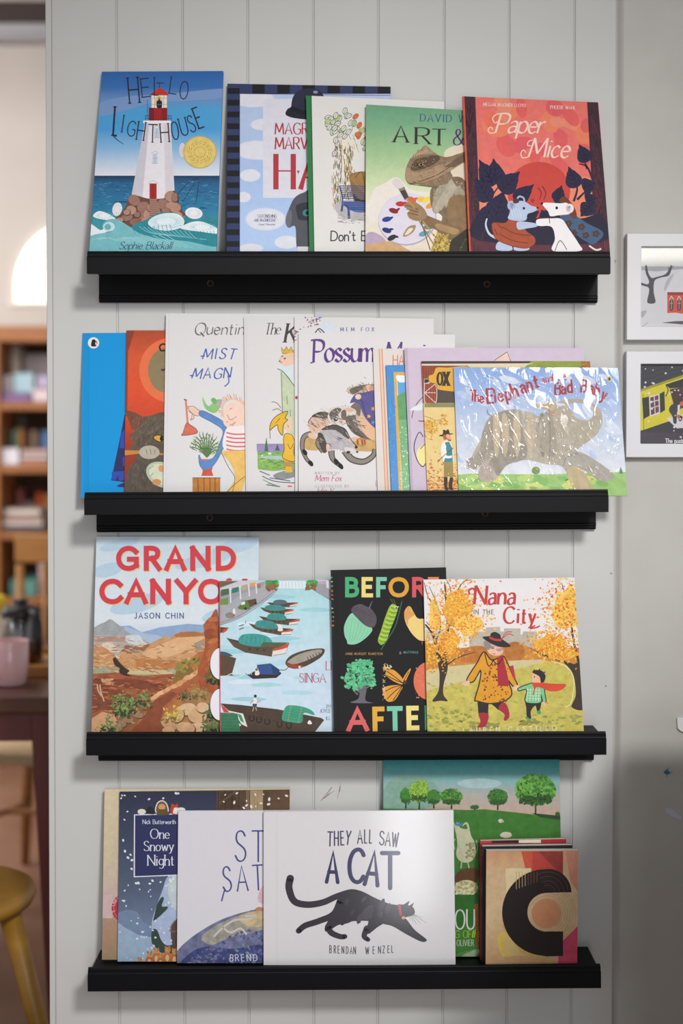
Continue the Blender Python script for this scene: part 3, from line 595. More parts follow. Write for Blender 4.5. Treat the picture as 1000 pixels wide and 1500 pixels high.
def art_yellow_raincoat():
    a = Art(7).at(320, 450, .25); r = a.r
    a.rect(100,20,1100,1200,'dedbdb',.015); a.line('162,60 168,1080',2,'c6c4c6',smooth=False)
    a.text('The',268,158,64,'38343a',.1,.3,10,serif=.2,slant=.2,sx=.85,gap=.1); a.text('King',388,205,108,'38343a',.15,.3,0,serif=.25,slant=.18,sx=.95)
    a.fill('362,370 450,370 450,760 372,700','c3cfae',.12); a.lines([[(368,380),(376,690)],[(400,520),(402,570)],[(420,600),(422,640)]],4,'6f7f62')
    a.fill('372,270 368,235 385,255 398,230 410,255 425,232 435,258 450,240 450,275','d9b23c'); a.outline('372,270 368,235 385,255 398,230 410,255 425,232 435,258 450,240 450,275',3,'4a3a20',False)
    a.sm('365,285 400,272 450,278 450,380 400,375 345,355 362,330 355,312','ecc4ac'); a.sm('345,360 360,335 400,345 440,330 450,280 455,480 420,420 385,385','d5e0e4',.08); a.lines([[(362,310),(355,318),(372,324)],[(380,300),(395,298)],[(345,360),(380,380),(420,430),(450,470)],[(366,290),(380,284)]],4,'3d3434'); a.ell(388,302,4,4,'222222')
    a.fill('448,370 470,360 470,470 448,465','8a2a3f')
    a.grad(228,500,[(800,'9a8ab5'),(850,'8a86a8')],.1); a.fill('228,835 260,820 340,800 380,815 450,830 450,850 228,850','8d7fae',.15); a.fill('222,800 300,818 370,800 450,812 450,840 225,845','9b8cbb',.15)
    a.fill('228,848 450,845 450,950 320,960 230,950','84b256',.25); a.flecks(60,(230,850,450,950),12,['5f9440','a5cc72','4d7d38'],.2,0); a.fill('230,880 300,868 450,880 450,900 300,890','a9c9c0',.1)
    a.fill('268,845 280,760 292,845','3f6a4a'); a.fill('330,840 345,800 358,840','44586d')
    a.sm('320,985 380,960 450,950 455,990 360,1010','8b8a8e',.2); a.lines([[(255,990),(330,1020),(450,1030)],[(240,960),(300,985)],[(300,1000),(420,1018)],[(280,1040),(360,1052)]],5,'46506a'); a.lines([[(260,1010),(330,1045)],[(290,1030),(360,1050)]],6,'8fb07a'); a.line('405,1048 430,1050',8,'d9583a')
    Y='e6b420'; K='4a3410'
    a.sm('380,770 395,740 430,750 445,790 440,850 450,890 430,905 375,880 385,830','e8b923',.1); a.sm('375,860 445,870 450,900 380,895',Y); a.fill('385,900 425,905 430,960 395,965',Y); a.sm('390,950 425,945 432,965 392,968',Y); a.rect(384,905,432,935,'b98a4a')
    a.sm('390,690 400,660 425,650 425,720 400,730','efc6a8'); a.sm('300,720 310,670 350,630 405,610 390,650 405,660 380,690 375,750 350,720 345,690 320,705',Y,.1)
    a.outline('300,720 310,670 350,630 405,610 390,650 405,660 380,690 375,750 350,720 345,690 320,705',4,K); a.outline('380,770 395,740 430,750 445,790 440,850 450,890 430,905 375,880 385,830',3.5,K)
    a.lines([[(405,800),(420,830),(440,800)],[(300,720),(302,770)],[(335,680),(360,650)],[(310,555),(340,560),(365,590)],[(315,605),(345,595),(370,610)],[(405,690),(410,705)]],3.5,'6d5a30')
    a.ell(255,870,5,5,'e8e6e6'); a.ell(300,858,10,6,'e8e6e6')
    return a
def art_confetti():
    a = Art(9).at(320, 450, .25); r = a.r
    a.rect(400,20,1400,1200,'dfdcdc',.015)
    a.flecks(46,lambda q:(560+q.gauss(0,34),85+q.gauss(0,26)),7,['c9473f','3f7fb5','3f9a8a','d9a03a','5f5fa5','c96a3a'],.5); a.flecks(10,(640,110,670,150),8,['c9473f','d9a03a'],.5); a.ell(640,120,50,40,'d6dde6',0,.05)
    a.line('566,150 590,125 620,150',6,'2a2a30'); a.line('585,132 600,150',4,'2a2a30'); a.flecks(8,(445,140,462,200),8,['c9473f','3f7fb5'],.5); a.ell(456,530,8,10,'b03a50')
    a.text('MEM FOX',714,141,22,'3556a8',.17,.45,serif=.3,gap=.82,sx=.95)
    return a
def art_possums():
    a = Art(10).at(320, 450, .25); r = a.r
    a.rect(440,120,1500,1200,'e0dddd',.015); a.line('466,160 470,1080',2.5,'c9c6c8',smooth=False)
    V='5f3a86'
    a.text('Possum',556,318,125,V,.15,.3,35,slant=.04,sx=.84,gap=.1,serif=.12); a.line('540,195 575,190 590,200',9,V); a.line('538,328 565,318',8,V); a.text('Magic',970,318,112,V,.15,.3,35,slant=.16,sx=.95,gap=.1,serif=.12)
    a.sm('505,740 560,760 700,780 850,770 1000,760 1080,770 1080,840 850,845 700,830 560,840 500,820','c9a86a',.2)
    K='4a423c'
    def tail(P,w): a.line(P,w,K,w*.6); a.line(P,w*.7,'8d857c',w*.3)
    tail('545,740 500,760 490,820 510,880 540,918',34); tail('600,760 580,800 610,850',34); tail('660,840 670,890 720,935',40); tail('740,840 780,890 850,905 905,870 915,830',46)
    def fur(P,c,n=90,ln=16):
        a.sm(P,c,.2); Q=crom(pts(P),True,4); cx=sum(p[0] for p in Q)/len(Q); cy=sum(p[1] for p in Q)/len(Q)
        a.lines([[(x,y),(x+(x-cx)*.06+r.uniform(-5,5),y+(y-cy)*.07+r.uniform(-5,5))] for x,y in Q],3,'6b625a')
    fur('760,500 770,470 850,455 920,455 1080,470 1080,780 930,780 850,760 800,720 740,660 770,600 840,560 860,500 800,515','cbb4a0')
    a.sm('770,480 850,455 940,455 940,470 850,480 790,510','6d6258',.2); a.sm('740,650 770,600 800,640 830,720 900,770 850,770 780,730','6f655c',.2); a.sm('820,650 900,640 940,700 930,780 860,750','e3b896',.1); a.ell(880,500,40,45,'e6b896'); a.sm('880,470 910,460 930,500 900,510','c99a80')
    a.sm('770,560 800,510 850,500 930,490 1000,560 1000,720 920,710 860,650 830,590 800,560','5a5490',.15); a.lines([[(840,560),(870,640),(920,690)],[(800,520),(850,560)]],6,'433d70')
    for x,y,c in ((905,595,'e0a040'),(880,640,'e8b53a'),(905,675,'5f9ac0'),(950,640,'e0a040')):
        a.fill([(x+(15 if k%2==0 else 6)*math.cos(k*math.pi/5),y+(15 if k%2==0 else 6)*math.sin(k*math.pi/5)) for k in range(10)],c)
    a.ell(818,525,18,16,'e9cdb8'); a.sm('770,590 800,560 830,580 825,640 790,600','756a60',.2)
    fur('525,680 545,645 600,620 650,640 640,690 580,730 545,735','e0b8a0'); a.sm('545,640 600,612 690,630 660,650 600,650','5f564f',.15)
    fur('640,630 670,590 740,580 800,600 800,630 750,640 740,680 700,690 650,670','d9d0c8'); a.sm('650,620 690,590 720,600 690,640 660,660','6d635b',.2); a.sm('720,610 745,605 745,660 720,650','6d635b',.2); a.ell(686,657,13,11,'2a221e'); a.ell(690,654,4,4,'f0ece8'); a.ell(718,672,11,9,'dca090'); a.ell(765,602,26,12,'e0b09a',10)
    fur('590,750 620,715 680,700 740,720 770,770 800,820 790,850 750,850 700,830 650,830 600,800','b9b4b8'); a.sm('600,720 660,690 740,710 765,770 740,760 680,720','57504c',.2); a.sm('740,820 790,830 815,850 780,858 745,850','d8d2d0'); a.ell(760,850,12,8,'3a322e'); a.ell(806,820,9,8,'2a221e'); a.ell(812,848,7,6,'3a2a28')
    a.sm('580,745 610,745 640,830 610,850','4f4843',.15); a.ell(550,755,28,16,'e6bfa8',20); a.ell(790,775,30,14,'e0b8a4',-10); a.ell(640,820,10,26,'e6bfa8')
    a.ell(835,790,30,26,'c9843f',15); 
    for i in range(4): a.line([(812+i*14,775),(816+i*14,808)],6,['a83a3a','e2c24a','5f4a8a','a83a3a'][i])
    a.flecks(170,lambda q:(q.choice([(580,680),(700,640),(690,760),(800,660),(610,780),(870,480)])[0]+q.gauss(0,30),0) if 0 else (lambda p:(p[0]+q.gauss(0,26),p[1]+q.gauss(0,24)))(q.choice([(575,675),(690,645),(690,760),(810,680),(610,790),(850,480),(620,650)])),15,['5a524b','8d857c','cfc6be','a39a92','3f3833'],.1,35)
    for x,y in ((540,915),(716,932),(505,850),(690,905)): a.ell(x,y,12,20,'1f1a18',-35)
    a.lines([[(525,680),(545,645),(600,618)],[(640,700),(680,690),(740,715),(775,775),(815,820)],[(760,690),(800,730),(850,765)]],4,'2f2825')
    G_='8d8a92'
    a.text('WRITTEN BY',564,979,15,G_,.1,.5,gap=.5,sx=.95); a.text('Mem Fox',565,1019,36,'c8417a',.11,.45,20,slant=.22,sx=.95,gap=.14); a.text('ILLUSTRATED BY',564,1056,15,G_,.1,.5,gap=.5,sx=.95); a.text('Julie V',568,1088,30,'c8417a',.11,.45,20,slant=.22)
    a.outline('920,1020 935,1018 938,1046 922,1048',2,'777777',False)
    return a
def art_striped():
    a = Art(12).at(520, 450, .25)
    a.rect(60,200,900,1200,'e0d8d2',.02)
    for x,c,w in ((140,'e08a6a',5),(150,'ecc9a0',9),(157,'d96a55',4)): a.line([(x,240),(x+38,1090)],w,c,smooth=False)
    a.text('HAT',222,338,56,'e0714f',.1,1,sx=.72,gap=.2)
    return a
def art_gold_frame():
    a = Art(14).at(520, 450, .25); r = a.r
    a.rect(160,320,900,1200,'2a86cc',.1); a.fill('225,380 900,380 900,1200 262,1200','d9a53a',.06); a.fill('242,400 900,400 900,1200 280,1200','e9d9a0',.04)
    a.fill('246,406 900,406 900,1200 290,1200','4aa0dc',.1); a.sm('240,400 300,405 330,430 260,440','e8eef2'); a.fill('246,520 300,490 900,480 900,1200 285,1200','4f9a5a',.2); a.fill('255,660 900,640 900,1200 285,1200','6aae72',.2)
    a.flecks(80,(255,670,340,1060),4,['cfe6cf','a9d0ac'],1); a.fill('290,400 296,400 330,1100 322,1100','28566d'); a.flecks(40,(200,430,235,1060),7,['5fb0e4','1f6fb5'],.3)
    return a
def art_lilac():
    a = Art(15).at(520, 450, .25)
    a.rect(250,200,1500,1250,'cfbfd2',.05); a.fill('290,235 306,235 340,1090 322,1090','bcaec2')
    a.fill('815,312 890,262 912,315','ecc9b8'); a.line('815,312 890,262 912,318',3.5,'4a3040',smooth=False)
    K='43283f'
    a.line('398,525 365,560 340,610 332,650',4,K); a.line('370,665 395,668 420,655',5,K); a.sm('365,835 412,800 440,840 425,910 390,925 365,890','efe49a'); a.line('398,760 378,732 355,770 345,830 365,900 395,935 412,915',5,K); a.line('382,830 410,800',4,K); a.sm('320,600 360,575 395,560 395,600 340,605','dfe6ea')
    return a
def art_ox_barn():
    a = Art(16).at(590, 500, .1533); r = a.r
    a.rect(150,150,2200,1700,'e6cb8a',.08); a.fill('175,185 1250,185 1230,215 175,215','4a3a2e'); a.fill('1230,185 2200,185 2200,260 1150,260','8d9a3f',.2); a.fill('180,215 1250,210 1150,235 180,232','d9cfc0')
    a.flecks(160,(1700,190,2050,250),9,['b5602f','9a4a2a'],.6); a.rect(2040,185,2060,270,'c9503a')
    a.rect(180,232,620,590,'9a4a30',.2); a.lines([[(195+i*24,232),(200+i*24,390)] for i in range(8)],4,'4f2a20'); a.rect(205,362,245,400,'3a322e'); a.outline('203,360 248,360 248,402 203,402',5,'cfc8bc',False)
    a.rect(310,440,900,590,'52483f',.1); a.fill('205,405 310,405 312,592 210,590','a04a34',.15); a.lines([[(205,405),(310,405),(312,590),(212,590),(205,405)],[(208,490),(310,405)],[(208,492),(312,590)],[(208,490),(312,492)]],7,'dcd4cb',None)
    a.lines([[(235,415),(238,585)],[(262,415),(264,585)],[(288,415),(290,585)]],3,'5f2c22'); a.rect(205,592,900,630,'8a8a5a',.15)
    a.sm('245,330 290,310 320,250 420,250 640,250 640,465 350,465 320,410 255,390','e0a93c',.06); a.outline('245,330 290,310 320,250 420,250 640,250 640,465 350,465 320,410 255,390',5,'7a5520')
    a.ell(353,358,34,66,'38312b'); a.ell(353,358,11,48,'e0a93c'); a.text('X',388,422,128,'38312b',.24,.45,serif=.3,sx=.62)
    a.line('205,715 260,730 320,755 400,730',4,'8a6a30'); a.line('260,735 275,830 270,940',3,'8a6a30')
    a.flecks(130,lambda q:(255+q.gauss(0,34),760+abs(q.gauss(0,75))),17,['dca23a','e4b54a','c98a2f'],.28); a.flecks(30,(350,700,420,800),15,['dca23a','e0883a','c98a2f'],.28); a.flecks(260,lambda q:(q.uniform(235,540),1420-abs(q.gauss(0,130))),11,['d9752f','c95a2a','e2953f','b54a28'],.4,10)
    a.sm('380,905 383,865 380,850 400,845 410,855 430,840 442,860 445,890 420,885','3a322f'); a.sm('345,905 360,893 420,885 470,880 475,886 440,895 380,908','3a322f'); a.sm('383,900 412,893 420,930 405,940 388,935','b5603f'); a.sm('412,893 440,890 455,915 462,945 440,950 420,930','e2a98a'); a.sm('418,925 440,938 462,940 455,952 432,948','a8523a')
    a.sm('370,985 400,955 440,955 470,1010 478,1150 388,1155 385,1080','f0e8e0'); a.fill('402,965 440,958 470,1020 476,1152 388,1155 420,1070 405,1010','3f8a94',.1); a.sm('365,1000 385,975 412,1000 405,1080 440,1095 465,1090 462,1115 400,1115 365,1090','f1ebe4'); a.line('330,1150 400,1085 480,1020',6,'5d3a2a')
    a.fill('392,1155 478,1152 482,1310 448,1315 436,1250 425,1310 392,1305','a08a50',.15); a.sm('392,1305 425,1308 422,1390 445,1412 400,1415','3d302c'); a.sm('446,1312 478,1310 470,1385 482,1415 440,1410','3d302c')
    return a
def art_elephant():
    a = Art(17).at(690, 450, .25); r = a.r
    a.grad(-150,1000,[(340,'8fabdc'),(520,'a3b9de'),(700,'c3cee0'),(980,'dde0e6')],.08)
    a.flecks(60,(-100,400,860,900),50,['b7c6e0','c9d2e4','d6dce8'],.35,40)
    a.fill('-120,985 0,975 400,980 930,965 960,1200 -120,1200','9dc474',.15); a.flecks(50,(-100,990,900,1110),46,['b9d27a','d6d67f','86b865'],.4,0); a.fill('865,975 875,935 890,975','4f8f5a')
    R='a8414c'
    L_=[('T',-8,545,4,60),('h',22,552,0,64),('e',52,560,-5,60),('E',96,562,-4,82),('l',140,556,-8,74),('e',165,552,-12,74),('p',208,545,-16,76),('h',252,528,-20,80),('a',300,505,-20,78),('n',336,490,-16,78),('t',376,472,-12,76),('a',418,444,-10,40),('n',440,438,-6,40),('d',462,434,-2,42),('t',500,428,2,42),('h',516,424,2,42),('e',540,424,2,40),('B',490,512,2,68),('a',530,508,-4,72),('d',566,500,-4,72),('B',642,494,6,68),('a',684,502,12,72),('b',716,512,18,72),('y',756,538,24,72)]
    for ch,x,y,t,h in L_: a.text(ch,0,0,h,R,.17,.8,sx=.78,path=[(x,y,t,h)])
    E='b5ab9a'
    a.sm('-5,890 60,760 100,650 200,605 320,610 420,650 450,650 470,570 500,560 560,575 620,650 690,660 715,620 680,570 600,560 500,585 500,560 600,535 700,560 760,610 765,680 730,750 640,820 620,850 700,880 830,980 820,1010 760,1020 650,950 620,945 720,1090 620,1090 540,940 440,920 320,895 210,925 150,1000 90,1025 40,1000 60,920 20,950 -30,940',E,.2)
    a.sm('60,760 110,650 200,605 290,610 300,720 330,850 300,895 210,925 150,990 100,930 130,860 100,800','9d9488',.2); a.sm('60,920 110,930 150,1000 90,1025 40,1000','b8a99e',.2); a.sm('-30,900 40,850 80,700 110,700 120,860 60,920 20,950','a39a8d',.2)
    for x in (130,180,250,330,400): a.sm([(x,640),(x+26,630),(x+40,760),(x+20,880),(x,800)],r.choice(['b3aa9c','c4b49a','8f8679']),.2)
    a.sm('330,520 345,555 430,570 470,545 500,575 490,600 440,600 360,575 330,550','c0a985',.15); a.sm('455,600 480,650 500,820 470,880 400,800 380,700 420,640','a79e90',.15); a.ell(478,630,10,8,'d97a4a'); a.sm('540,860 640,850 790,940 830,985 760,1020 640,940 560,920','ada79c',.2); a.sm('560,950 640,945 720,1090 620,1090','c2b08c',.15)
    a.lines([[(455,600),(462,760),(455,900)],[(540,930),(560,880),(640,850)],[(120,640),(95,620),(95,600)]],4,'8a7f72'); a.ell(378,957,24,22,'7d9450'); a.ell(808,420,15,20,'d9cf9a'); a.ell(808,420,10,14,'b9b890'); a.sm('803,428 803,416 809,411 814,418 813,428','4a4a40')
    a.lines([[(118,410),(130,420)],[(90,400),(100,408)]],3,'6a6a80')
    return a
# ------------------------------------------------------------------ cover pictures, third ledge
def art_canyon():
    a = Art(21).at(100, 770, .25); r = a.r
    a.grad(100,1400,[(60,'c6d8e4'),(300,'d3e0e8'),(560,'d9e3ea'),(640,'c5d3e3')],.05)
    for x,y,u,v in ((300,110,120,30),(800,200,180,40),(980,120,140,40),(400,460,160,50),(900,520,120,40),(230,260,90,40)): a.ell(x,y,u,v,'b7cfe2',-14,.06)
    a.rect(100,800,1100,1400,'95583a',.3)
    a.fill('140,600 360,585 430,625 540,595 700,575 900,590 1120,600 1120,720 140,720','8fa9cc',.08); a.fill('330,590 440,630 520,640 560,660 560,720 330,720','a9bcd3',.08)
    a.sm('140,610 180,580 215,565 248,548 290,578 330,610 360,650 150,660','9fa3a6',.2); a.fill('140,640 320,645 400,640 470,690 470,760 140,760','b3a9a5',.2); a.fill('150,648 330,650 332,680 150,680','b08d7c',.2); a.fill('200,690 250,680 300,740 180,745','d9cdb9',.15); a.sm('335,650 380,640 420,645 440,680 480,690 420,712 360,700','cdd3d6',.1)
    a.fill('300,745 330,700 420,705 480,690 560,650 572,636 585,660 620,640 660,622 740,620 800,630 820,1240 600,900 300,780','c9976a',.2)
    a.fill('430,745 560,690 640,655 800,650 800,700 720,720 620,760 480,790','dcb081',.15); a.fill('735,690 800,660 800,720 750,735','a58f7d',.15); a.fill('300,745 335,700 425,705 480,690 450,730 380,752','9a6a48',.2); a.fill('620,640 660,622 740,620 800,630 795,645 700,652 630,655','b0703f',.2)
    a.fill('140,700 180,695 240,730 290,775 320,780 300,830 140,830','c58a5c',.25); a.fill('140,780 400,770 600,785 640,800 640,880 140,880','c79665',.25); a.fill('390,780 640,790 650,850 400,840','b97a48',.25); a.fill('140,820 250,825 420,860 620,835 640,880 140,890','9aa084',.2); a.fill('260,850 420,838 600,850 620,870 300,872','c9b98a',.15)
    a.fill('138,868 300,860 420,880 620,868 640,940 620,1000 500,1000 400,1110 136,1130','9a5637',.3); a.fill('140,900 400,900 560,930 600,950 560,970 300,950 140,960','7d422c',.25); a.fill('190,895 265,895 265,935 200,930','c99a72',.2); a.fill('138,960 300,960 420,1020 400,1090 200,1080 136,1100','7b4530',.3); a.flecks(50,(150,880,600,1060),18,['b56a45','6d3a28','a85a38'],.25,0)
    a.flecks(150,(140,700,800,860),20,['b5804f','d9ac7c','a06a42','e0bb90','8f6a50'],.14,4); a.flecks(120,(140,880,600,1090),20,['6d3a28','b0603c','8a4a30','c07a50'],.16,2); a.flecks(80,(560,880,800,1020),12,['8a5a34','c08a58','d0a070'],.35,-30); a.flecks(60,(150,650,470,760),14,['cfc8c0','a08a80','b8a8a0'],.14,3); a.flecks(60,(420,1010,620,1220),12,['74402a','a05c3a'],.4,-40)
    a.lines([[(170,930),(175,965),(195,1000)],[(185,930),(190,970),(210,1030)]],8,'caa58a')
    a.fill('640,830 700,800 760,740 800,735 830,1000 780,1050 560,1240 360,1240 420,1130 520,1010 610,930','b06c3f',.25)
    a.fill('610,920 640,830 700,810 740,850 690,900','8d6a35',.25); a.flecks(50,(640,780,780,870),16,['8a8a45','b5863f','7b6a30'],.5)
    a.fill('500,1000 620,940 760,870 800,900 700,960 590,1040 560,1110 620,1160 540,1240 340,1240 440,1130','a85f3a',.2); a.fill('480,1040 600,970 640,985 560,1060 545,1120 560,1240 330,1240 440,1130','8a4a2e',.2)
    for i in range(16): t=i/15; a.ell(500+t*270+r.uniform(-8,8),1005-t*150+r.uniform(-6,6),24,12,r.choice(['d9a877','cf9460','e0b588']),-25,.15,10)
    for x,y,u,v in ((420,1115,30,16),(350,1140,40,22),(310,1165,36,24),(410,1115,36,18),(290,1190,34,20)): a.ell(x,y,u,v,'5f4634',8,.1,12); a.ell(x-2,y-4,u*.92,v*.85,'9a7658',8,.2,12)
    a.sm('795,580 830,540 880,540 885,1240 760,900 790,760 800,700 800,640','a4552f',.3); a.fill('790,575 860,570 870,610 795,615','b0633a',.2); a.fill('820,540 870,533 880,560 825,566','b8683c',.2)
    for y in range(620,920,28): a.ell(835+r.uniform(-10,20),y,34,16,r.choice(['b5633a','96492a','bd7046']),r.uniform(-20,20),.2,10)
    a.fill('640,1060 700,990 780,960 900,1000 900,1260 540,1260 560,1150','a5754c',.3); a.fill('136,1130 200,1090 270,1110 290,1150 200,1250 120,1250','c99a72',.2)
    for x,y,u,v,t in ((600,1160,62,46,20),(700,1080,60,40,-10),(760,1120,60,48,0),(650,1120,30,44,30),(760,1190,70,34,-5),(690,1190,60,38,10),(590,1205,40,24,0),(790,1070,40,34,0)): a.ell(x,y,u,v,'6d4c33',t,.1); a.ell(x-3,y-5,u*.92,v*.88,r.choice(['cfa57c','d8b48c','c2936a']),t,.2)
    def bush(x,y,s,c,d):
        a.flecks(60,lambda q:(x+q.gauss(0,s*.5),y+q.gauss(0,s*.45)),s*.17,c,.5); a.flecks(16,lambda q:(x+q.gauss(0,s*.5),y+s*.2+abs(q.gauss(0,s*.3))),s*.2,d,.5)
    for x,y,s in ((320,1060,70),(350,1070,60),(440,1015,60),(300,1020,40),(235,1175,60)): bush(x,y,s,['6d7d45','8a9a5a','4f6a38'],['2f4228','3a4a2a'])
    bush(610,1105,56,['c9a845','a58f3a','d9c060'],['7a6a30']); bush(760,985,50,['a5975a','8a7a45'],['6d5a35']); bush(680,995,34,['4f5a35','5f6a3a'],['2f3a22'])
    for x,y,s in ((850,890,50),(850,1100,60),(850,1180,70)): bush(x,y,s,['4f6a3a','6d7d4a'],['2f3d24','26331f'])
    a.sm('262,785 275,772 300,800 335,835 358,850 345,868 372,882 330,878 300,860 300,835 275,820','3f2c22',.1)
    for o, col in ((5,'eec57f'),(0,'d0414e')):
        a.text('GRAND',0,0,118,col,.255,1,cap=False,sq=True,path=[(x+o,251+o,0,118,q) for x,q in ((295,1.22),(457,1.05),(577,1.18),(729,1.12),(879,1.1))])
        a.text('CANYON',0,0,120,col,.255,1,cap=False,sq=True,path=[(x+o,446+o,0,120,q) for x,q in ((197,1.3),(344,1.24),(495,1.12),(638,1.35),(775,1.25),(942,1.12))])
    a.text('JASON CHIN',388,543,31,'4a5a8f',.17,.9,sx=.98,gap=.42)
    return a
def art_harbour():
    a = Art(22).at(300, 800, .21333); r = a.r
    a.grad(60,1300,[(230,'a9d5dc'),(400,'b5dce4'),(700,'c2dde8'),(1000,'cbdff0'),(1300,'cfe2ee')],.08)
    for i in range(22): a.sm([(x+r.uniform(-20,20)+dx,y+dy) for x,y in [(r.uniform(140,800),r.uniform(330,1080))] for dx,dy in ((-110,0),(-40,-14),(60,-10),(120,4),(40,16),(-60,14))],r.choice(['9fcfdb','b3d9e6','d6e6f3','a9d6df']),.06)
    a.fill('480,240 700,240 690,290 600,290 500,290','dfe9ee'); a.lines([[(510+i*22,245),(505+i*24,282)] for i in range(8)],4,'b9c9d3')
    a.fill('100,240 480,240 500,290 420,370 240,490 100,545','a9a9b0',.08); a.lines([[(100,530),(250,470),(420,355),(495,290)],[(100,545),(255,485),(430,365),(503,292)]],4,'7d7f8a'); a.fill('100,240 420,240 400,270 250,330 170,390 100,400','9a9ba5',.05)
    a.fill('100,240 230,240 100,285','7a5a40'); a.fill('230,240 420,240 180,300 105,310 105,288','c9cad2')
    a.fill('110,300 165,290 165,330 110,345','4a6a45'); a.fill('185,290 232,278 232,312 185,325','2f7a6a'); a.fill('250,272 292,260 292,295 250,305','b9a58f'); a.fill('308,255 350,248 345,270 310,282','e59a5a'); a.fill('358,265 380,258 385,285 362,292','a5774f'); a.fill('108,365 160,355 160,400 108,405','6d8f45')
    a.lines([[(x,285-(x-170)*.15),(x+6,390-(x-170)*.35)] for x in (172,240,300,350)],9,'dcdde2')
    a.fill('690,240 870,240 870,380 800,330 720,290','9d9da6',.05); a.lines([[(690,260),(760,310),(870,375)]],4,'7d7f8a'); a.fill('770,240 820,240 830,262 780,258','c9a5b8'); a.fill('830,240 865,240 865,300 835,285','d9d9e0')
    a.flecks(40,(420,235,505,275),14,['3fa04a','5fb85a','2f8a40'],.7); a.flecks(24,(420,270,490,300),14,['7d5a3a','946a45'],.7); a.flecks(30,(700,235,765,270),14,['3fa04a','5fb85a'],.7); a.flecks(24,(690,262,760,300),13,['8a643f','7d5a3a'],.7)
    a.sm('225,420 245,400 255,378 290,372 310,390 312,425 285,438 235,432','5f7a3f'); a.fill('290,372 350,360 358,395 312,420','5f4636'); a.ell(278,428,9,10,'2a2a2a'); a.ell(348,392,8,9,'2a2a2a'); a.fill('250,385 275,378 275,400 248,405','dfe9e6')
    a.ell(172,475,32,20,'8a8278',0,.15); a.sm('192,435 205,430 210,465 195,470','e9e3df'); a.line('200,465 200,480',6,'3a3a3a')
    H='5b4b3d'; D='3f342b'; T='3f8f8a'; Rr='cf4a35'
    def bt(bow,stern,dep,cov,cx0,cx1,ch):
        (x0,y0),(x1,y1)=bow,stern; f=lambda t,d:(x0+(x1-x0)*t,y0+(y1-y0)*t+d)
        a.fill([f(0,0),f(.3,dep*.18),f(.7,dep*.1),f(1,0),f(.93,dep*.75),f(.72,dep*.98),f(.3,dep*.85),f(.12,dep*.55)],H,.12); a.fill([f(.02,2),f(.3,dep*.18),f(.7,dep*.1),f(.98,2),f(.75,dep*.3),f(.3,dep*.4)],D)
        a.fill([f(.99,0),f(.93,dep*.75),f(.72,dep*.98),f(.74,dep*.5)],'e6ded6'); a.fill([f(.99,2),f(.97,dep*.3),f(.88,dep*.45),f(.74,dep*.62),f(.74,dep*.48)],Rr); a.line([f(.94,dep*.7),f(.74,dep*.9)],4,'4f8f6a')
        a.fill(crom([f(cx0,dep*.25),f(cx0+.04,-ch*.6),f((cx0+cx1)/2,-ch),f(cx1-.02,-ch*.7),f(cx1+.04,dep*.2),f((cx0+cx1)/2,dep*.42)],True,4),cov,.2); a.lines([[f(cx0+.06+k*.07,-ch*.6),f(cx0+.05+k*.07,dep*.2)] for k in range(int((cx1-cx0)/.07))],2.5,'2f6f70')
        a.lines([[f(t,dep*.5),f(t+.02,dep*.68),f(t+.04,dep*.5)] for t in (.35,.47,.58)],4,'221d1a')
    bt((425,385),(642,385),36,'566b78',.2,.6,18); bt((378,420),(612,432),44,T,.15,.7,22); bt((370,480),(656,500),50,T,.2,.62,28); bt((300,530),(610,568),56,T,.15,.6,36)
    a.sm('500,580 512,545 525,548 535,580','e9e0d8'); a.ell(512,548,9,10,'f0ece8')
    bt((148,630),(580,665),106,'3f9a96',.2,.68,44); a.fill('400,660 580,662 500,700 380,685','55603f',.1)
    a.sm('555,790 600,745 700,712 810,703 818,735 780,775 690,825 620,842 565,825','4f4138',.15); a.sm('570,790 640,745 740,715 800,712 790,740 700,785 620,810 580,805','a39b8d',.2); a.fill('556,795 575,812 640,815 690,825 640,842 570,828','a83d2f'); a.lines([[(700+i*20,760-i*8),(712+i*20,780-i*8)] for i in range(5)],5,'2a2420'); a.ell(650,830,8,8,'e6e0d8'); a.line('580,825 550,850 515,850',4,'3a3028')
    a.fill('270,870 300,880 360,850 520,865 525,875 490,905 330,912','332b2a',.1); a.fill('358,815 450,805 515,850 505,882 360,880','33528c',.1); a.fill('450,805 515,850 505,882 470,878','27406f'); a.sm('345,885 348,850 362,840 375,880','ece2da'); a.ell(355,848,9,9,'7d5a45'); a.lines([[(275+i*14,872),(280+i*14,882)] for i in range(4)],5,'e6dfd8')
    a.fill('100,735 215,770 185,880 200,888 100,890','5a4636',.2); a.sm('100,725 150,730 190,755 100,748','3f5560'); a.lines([[(150,890),(200,870),(250,885)],[(170,900),(230,900),(270,880)]],4,'e2eef2'); a.fill('104,555 165,560 150,580 104,598','5a4636'); a.fill('125,575 162,560 150,582 120,600','cf4a35'); a.lines([[(235,550),(268,538)],[(235,572),(268,560)]],6,'5a4a40'); a.line('280,515 280,530',5,'3f9a5a')
    a.fill('108,1080 240,1090 500,1120 700,1160 800,1180 818,1195 760,1270 700,1300 150,1300 250,1230','4f3f33',.2); a.lines([[(130,1090+i*16),(400,1120+i*18),(760,1190+i*10)] for i in range(5)],3,'3a2e26'); a.fill('108,1082 165,1130 260,1150 290,1240 240,1190 150,1140','e6ddd6'); a.fill('108,1085 150,1120 165,1140 130,1142','cf3f45'); a.fill('200,1140 262,1150 292,1242 250,1222','dfe2d9'); a.fill('225,1150 250,1160 270,1215 245,1200','4f8f6a'); a.fill('105,1142 225,1150 245,1290 105,1290','3a7a58',.2); a.lines([[(105,1165+i*22),(232,1168+i*22)] for i in range(6)],2.5,'2c6046')
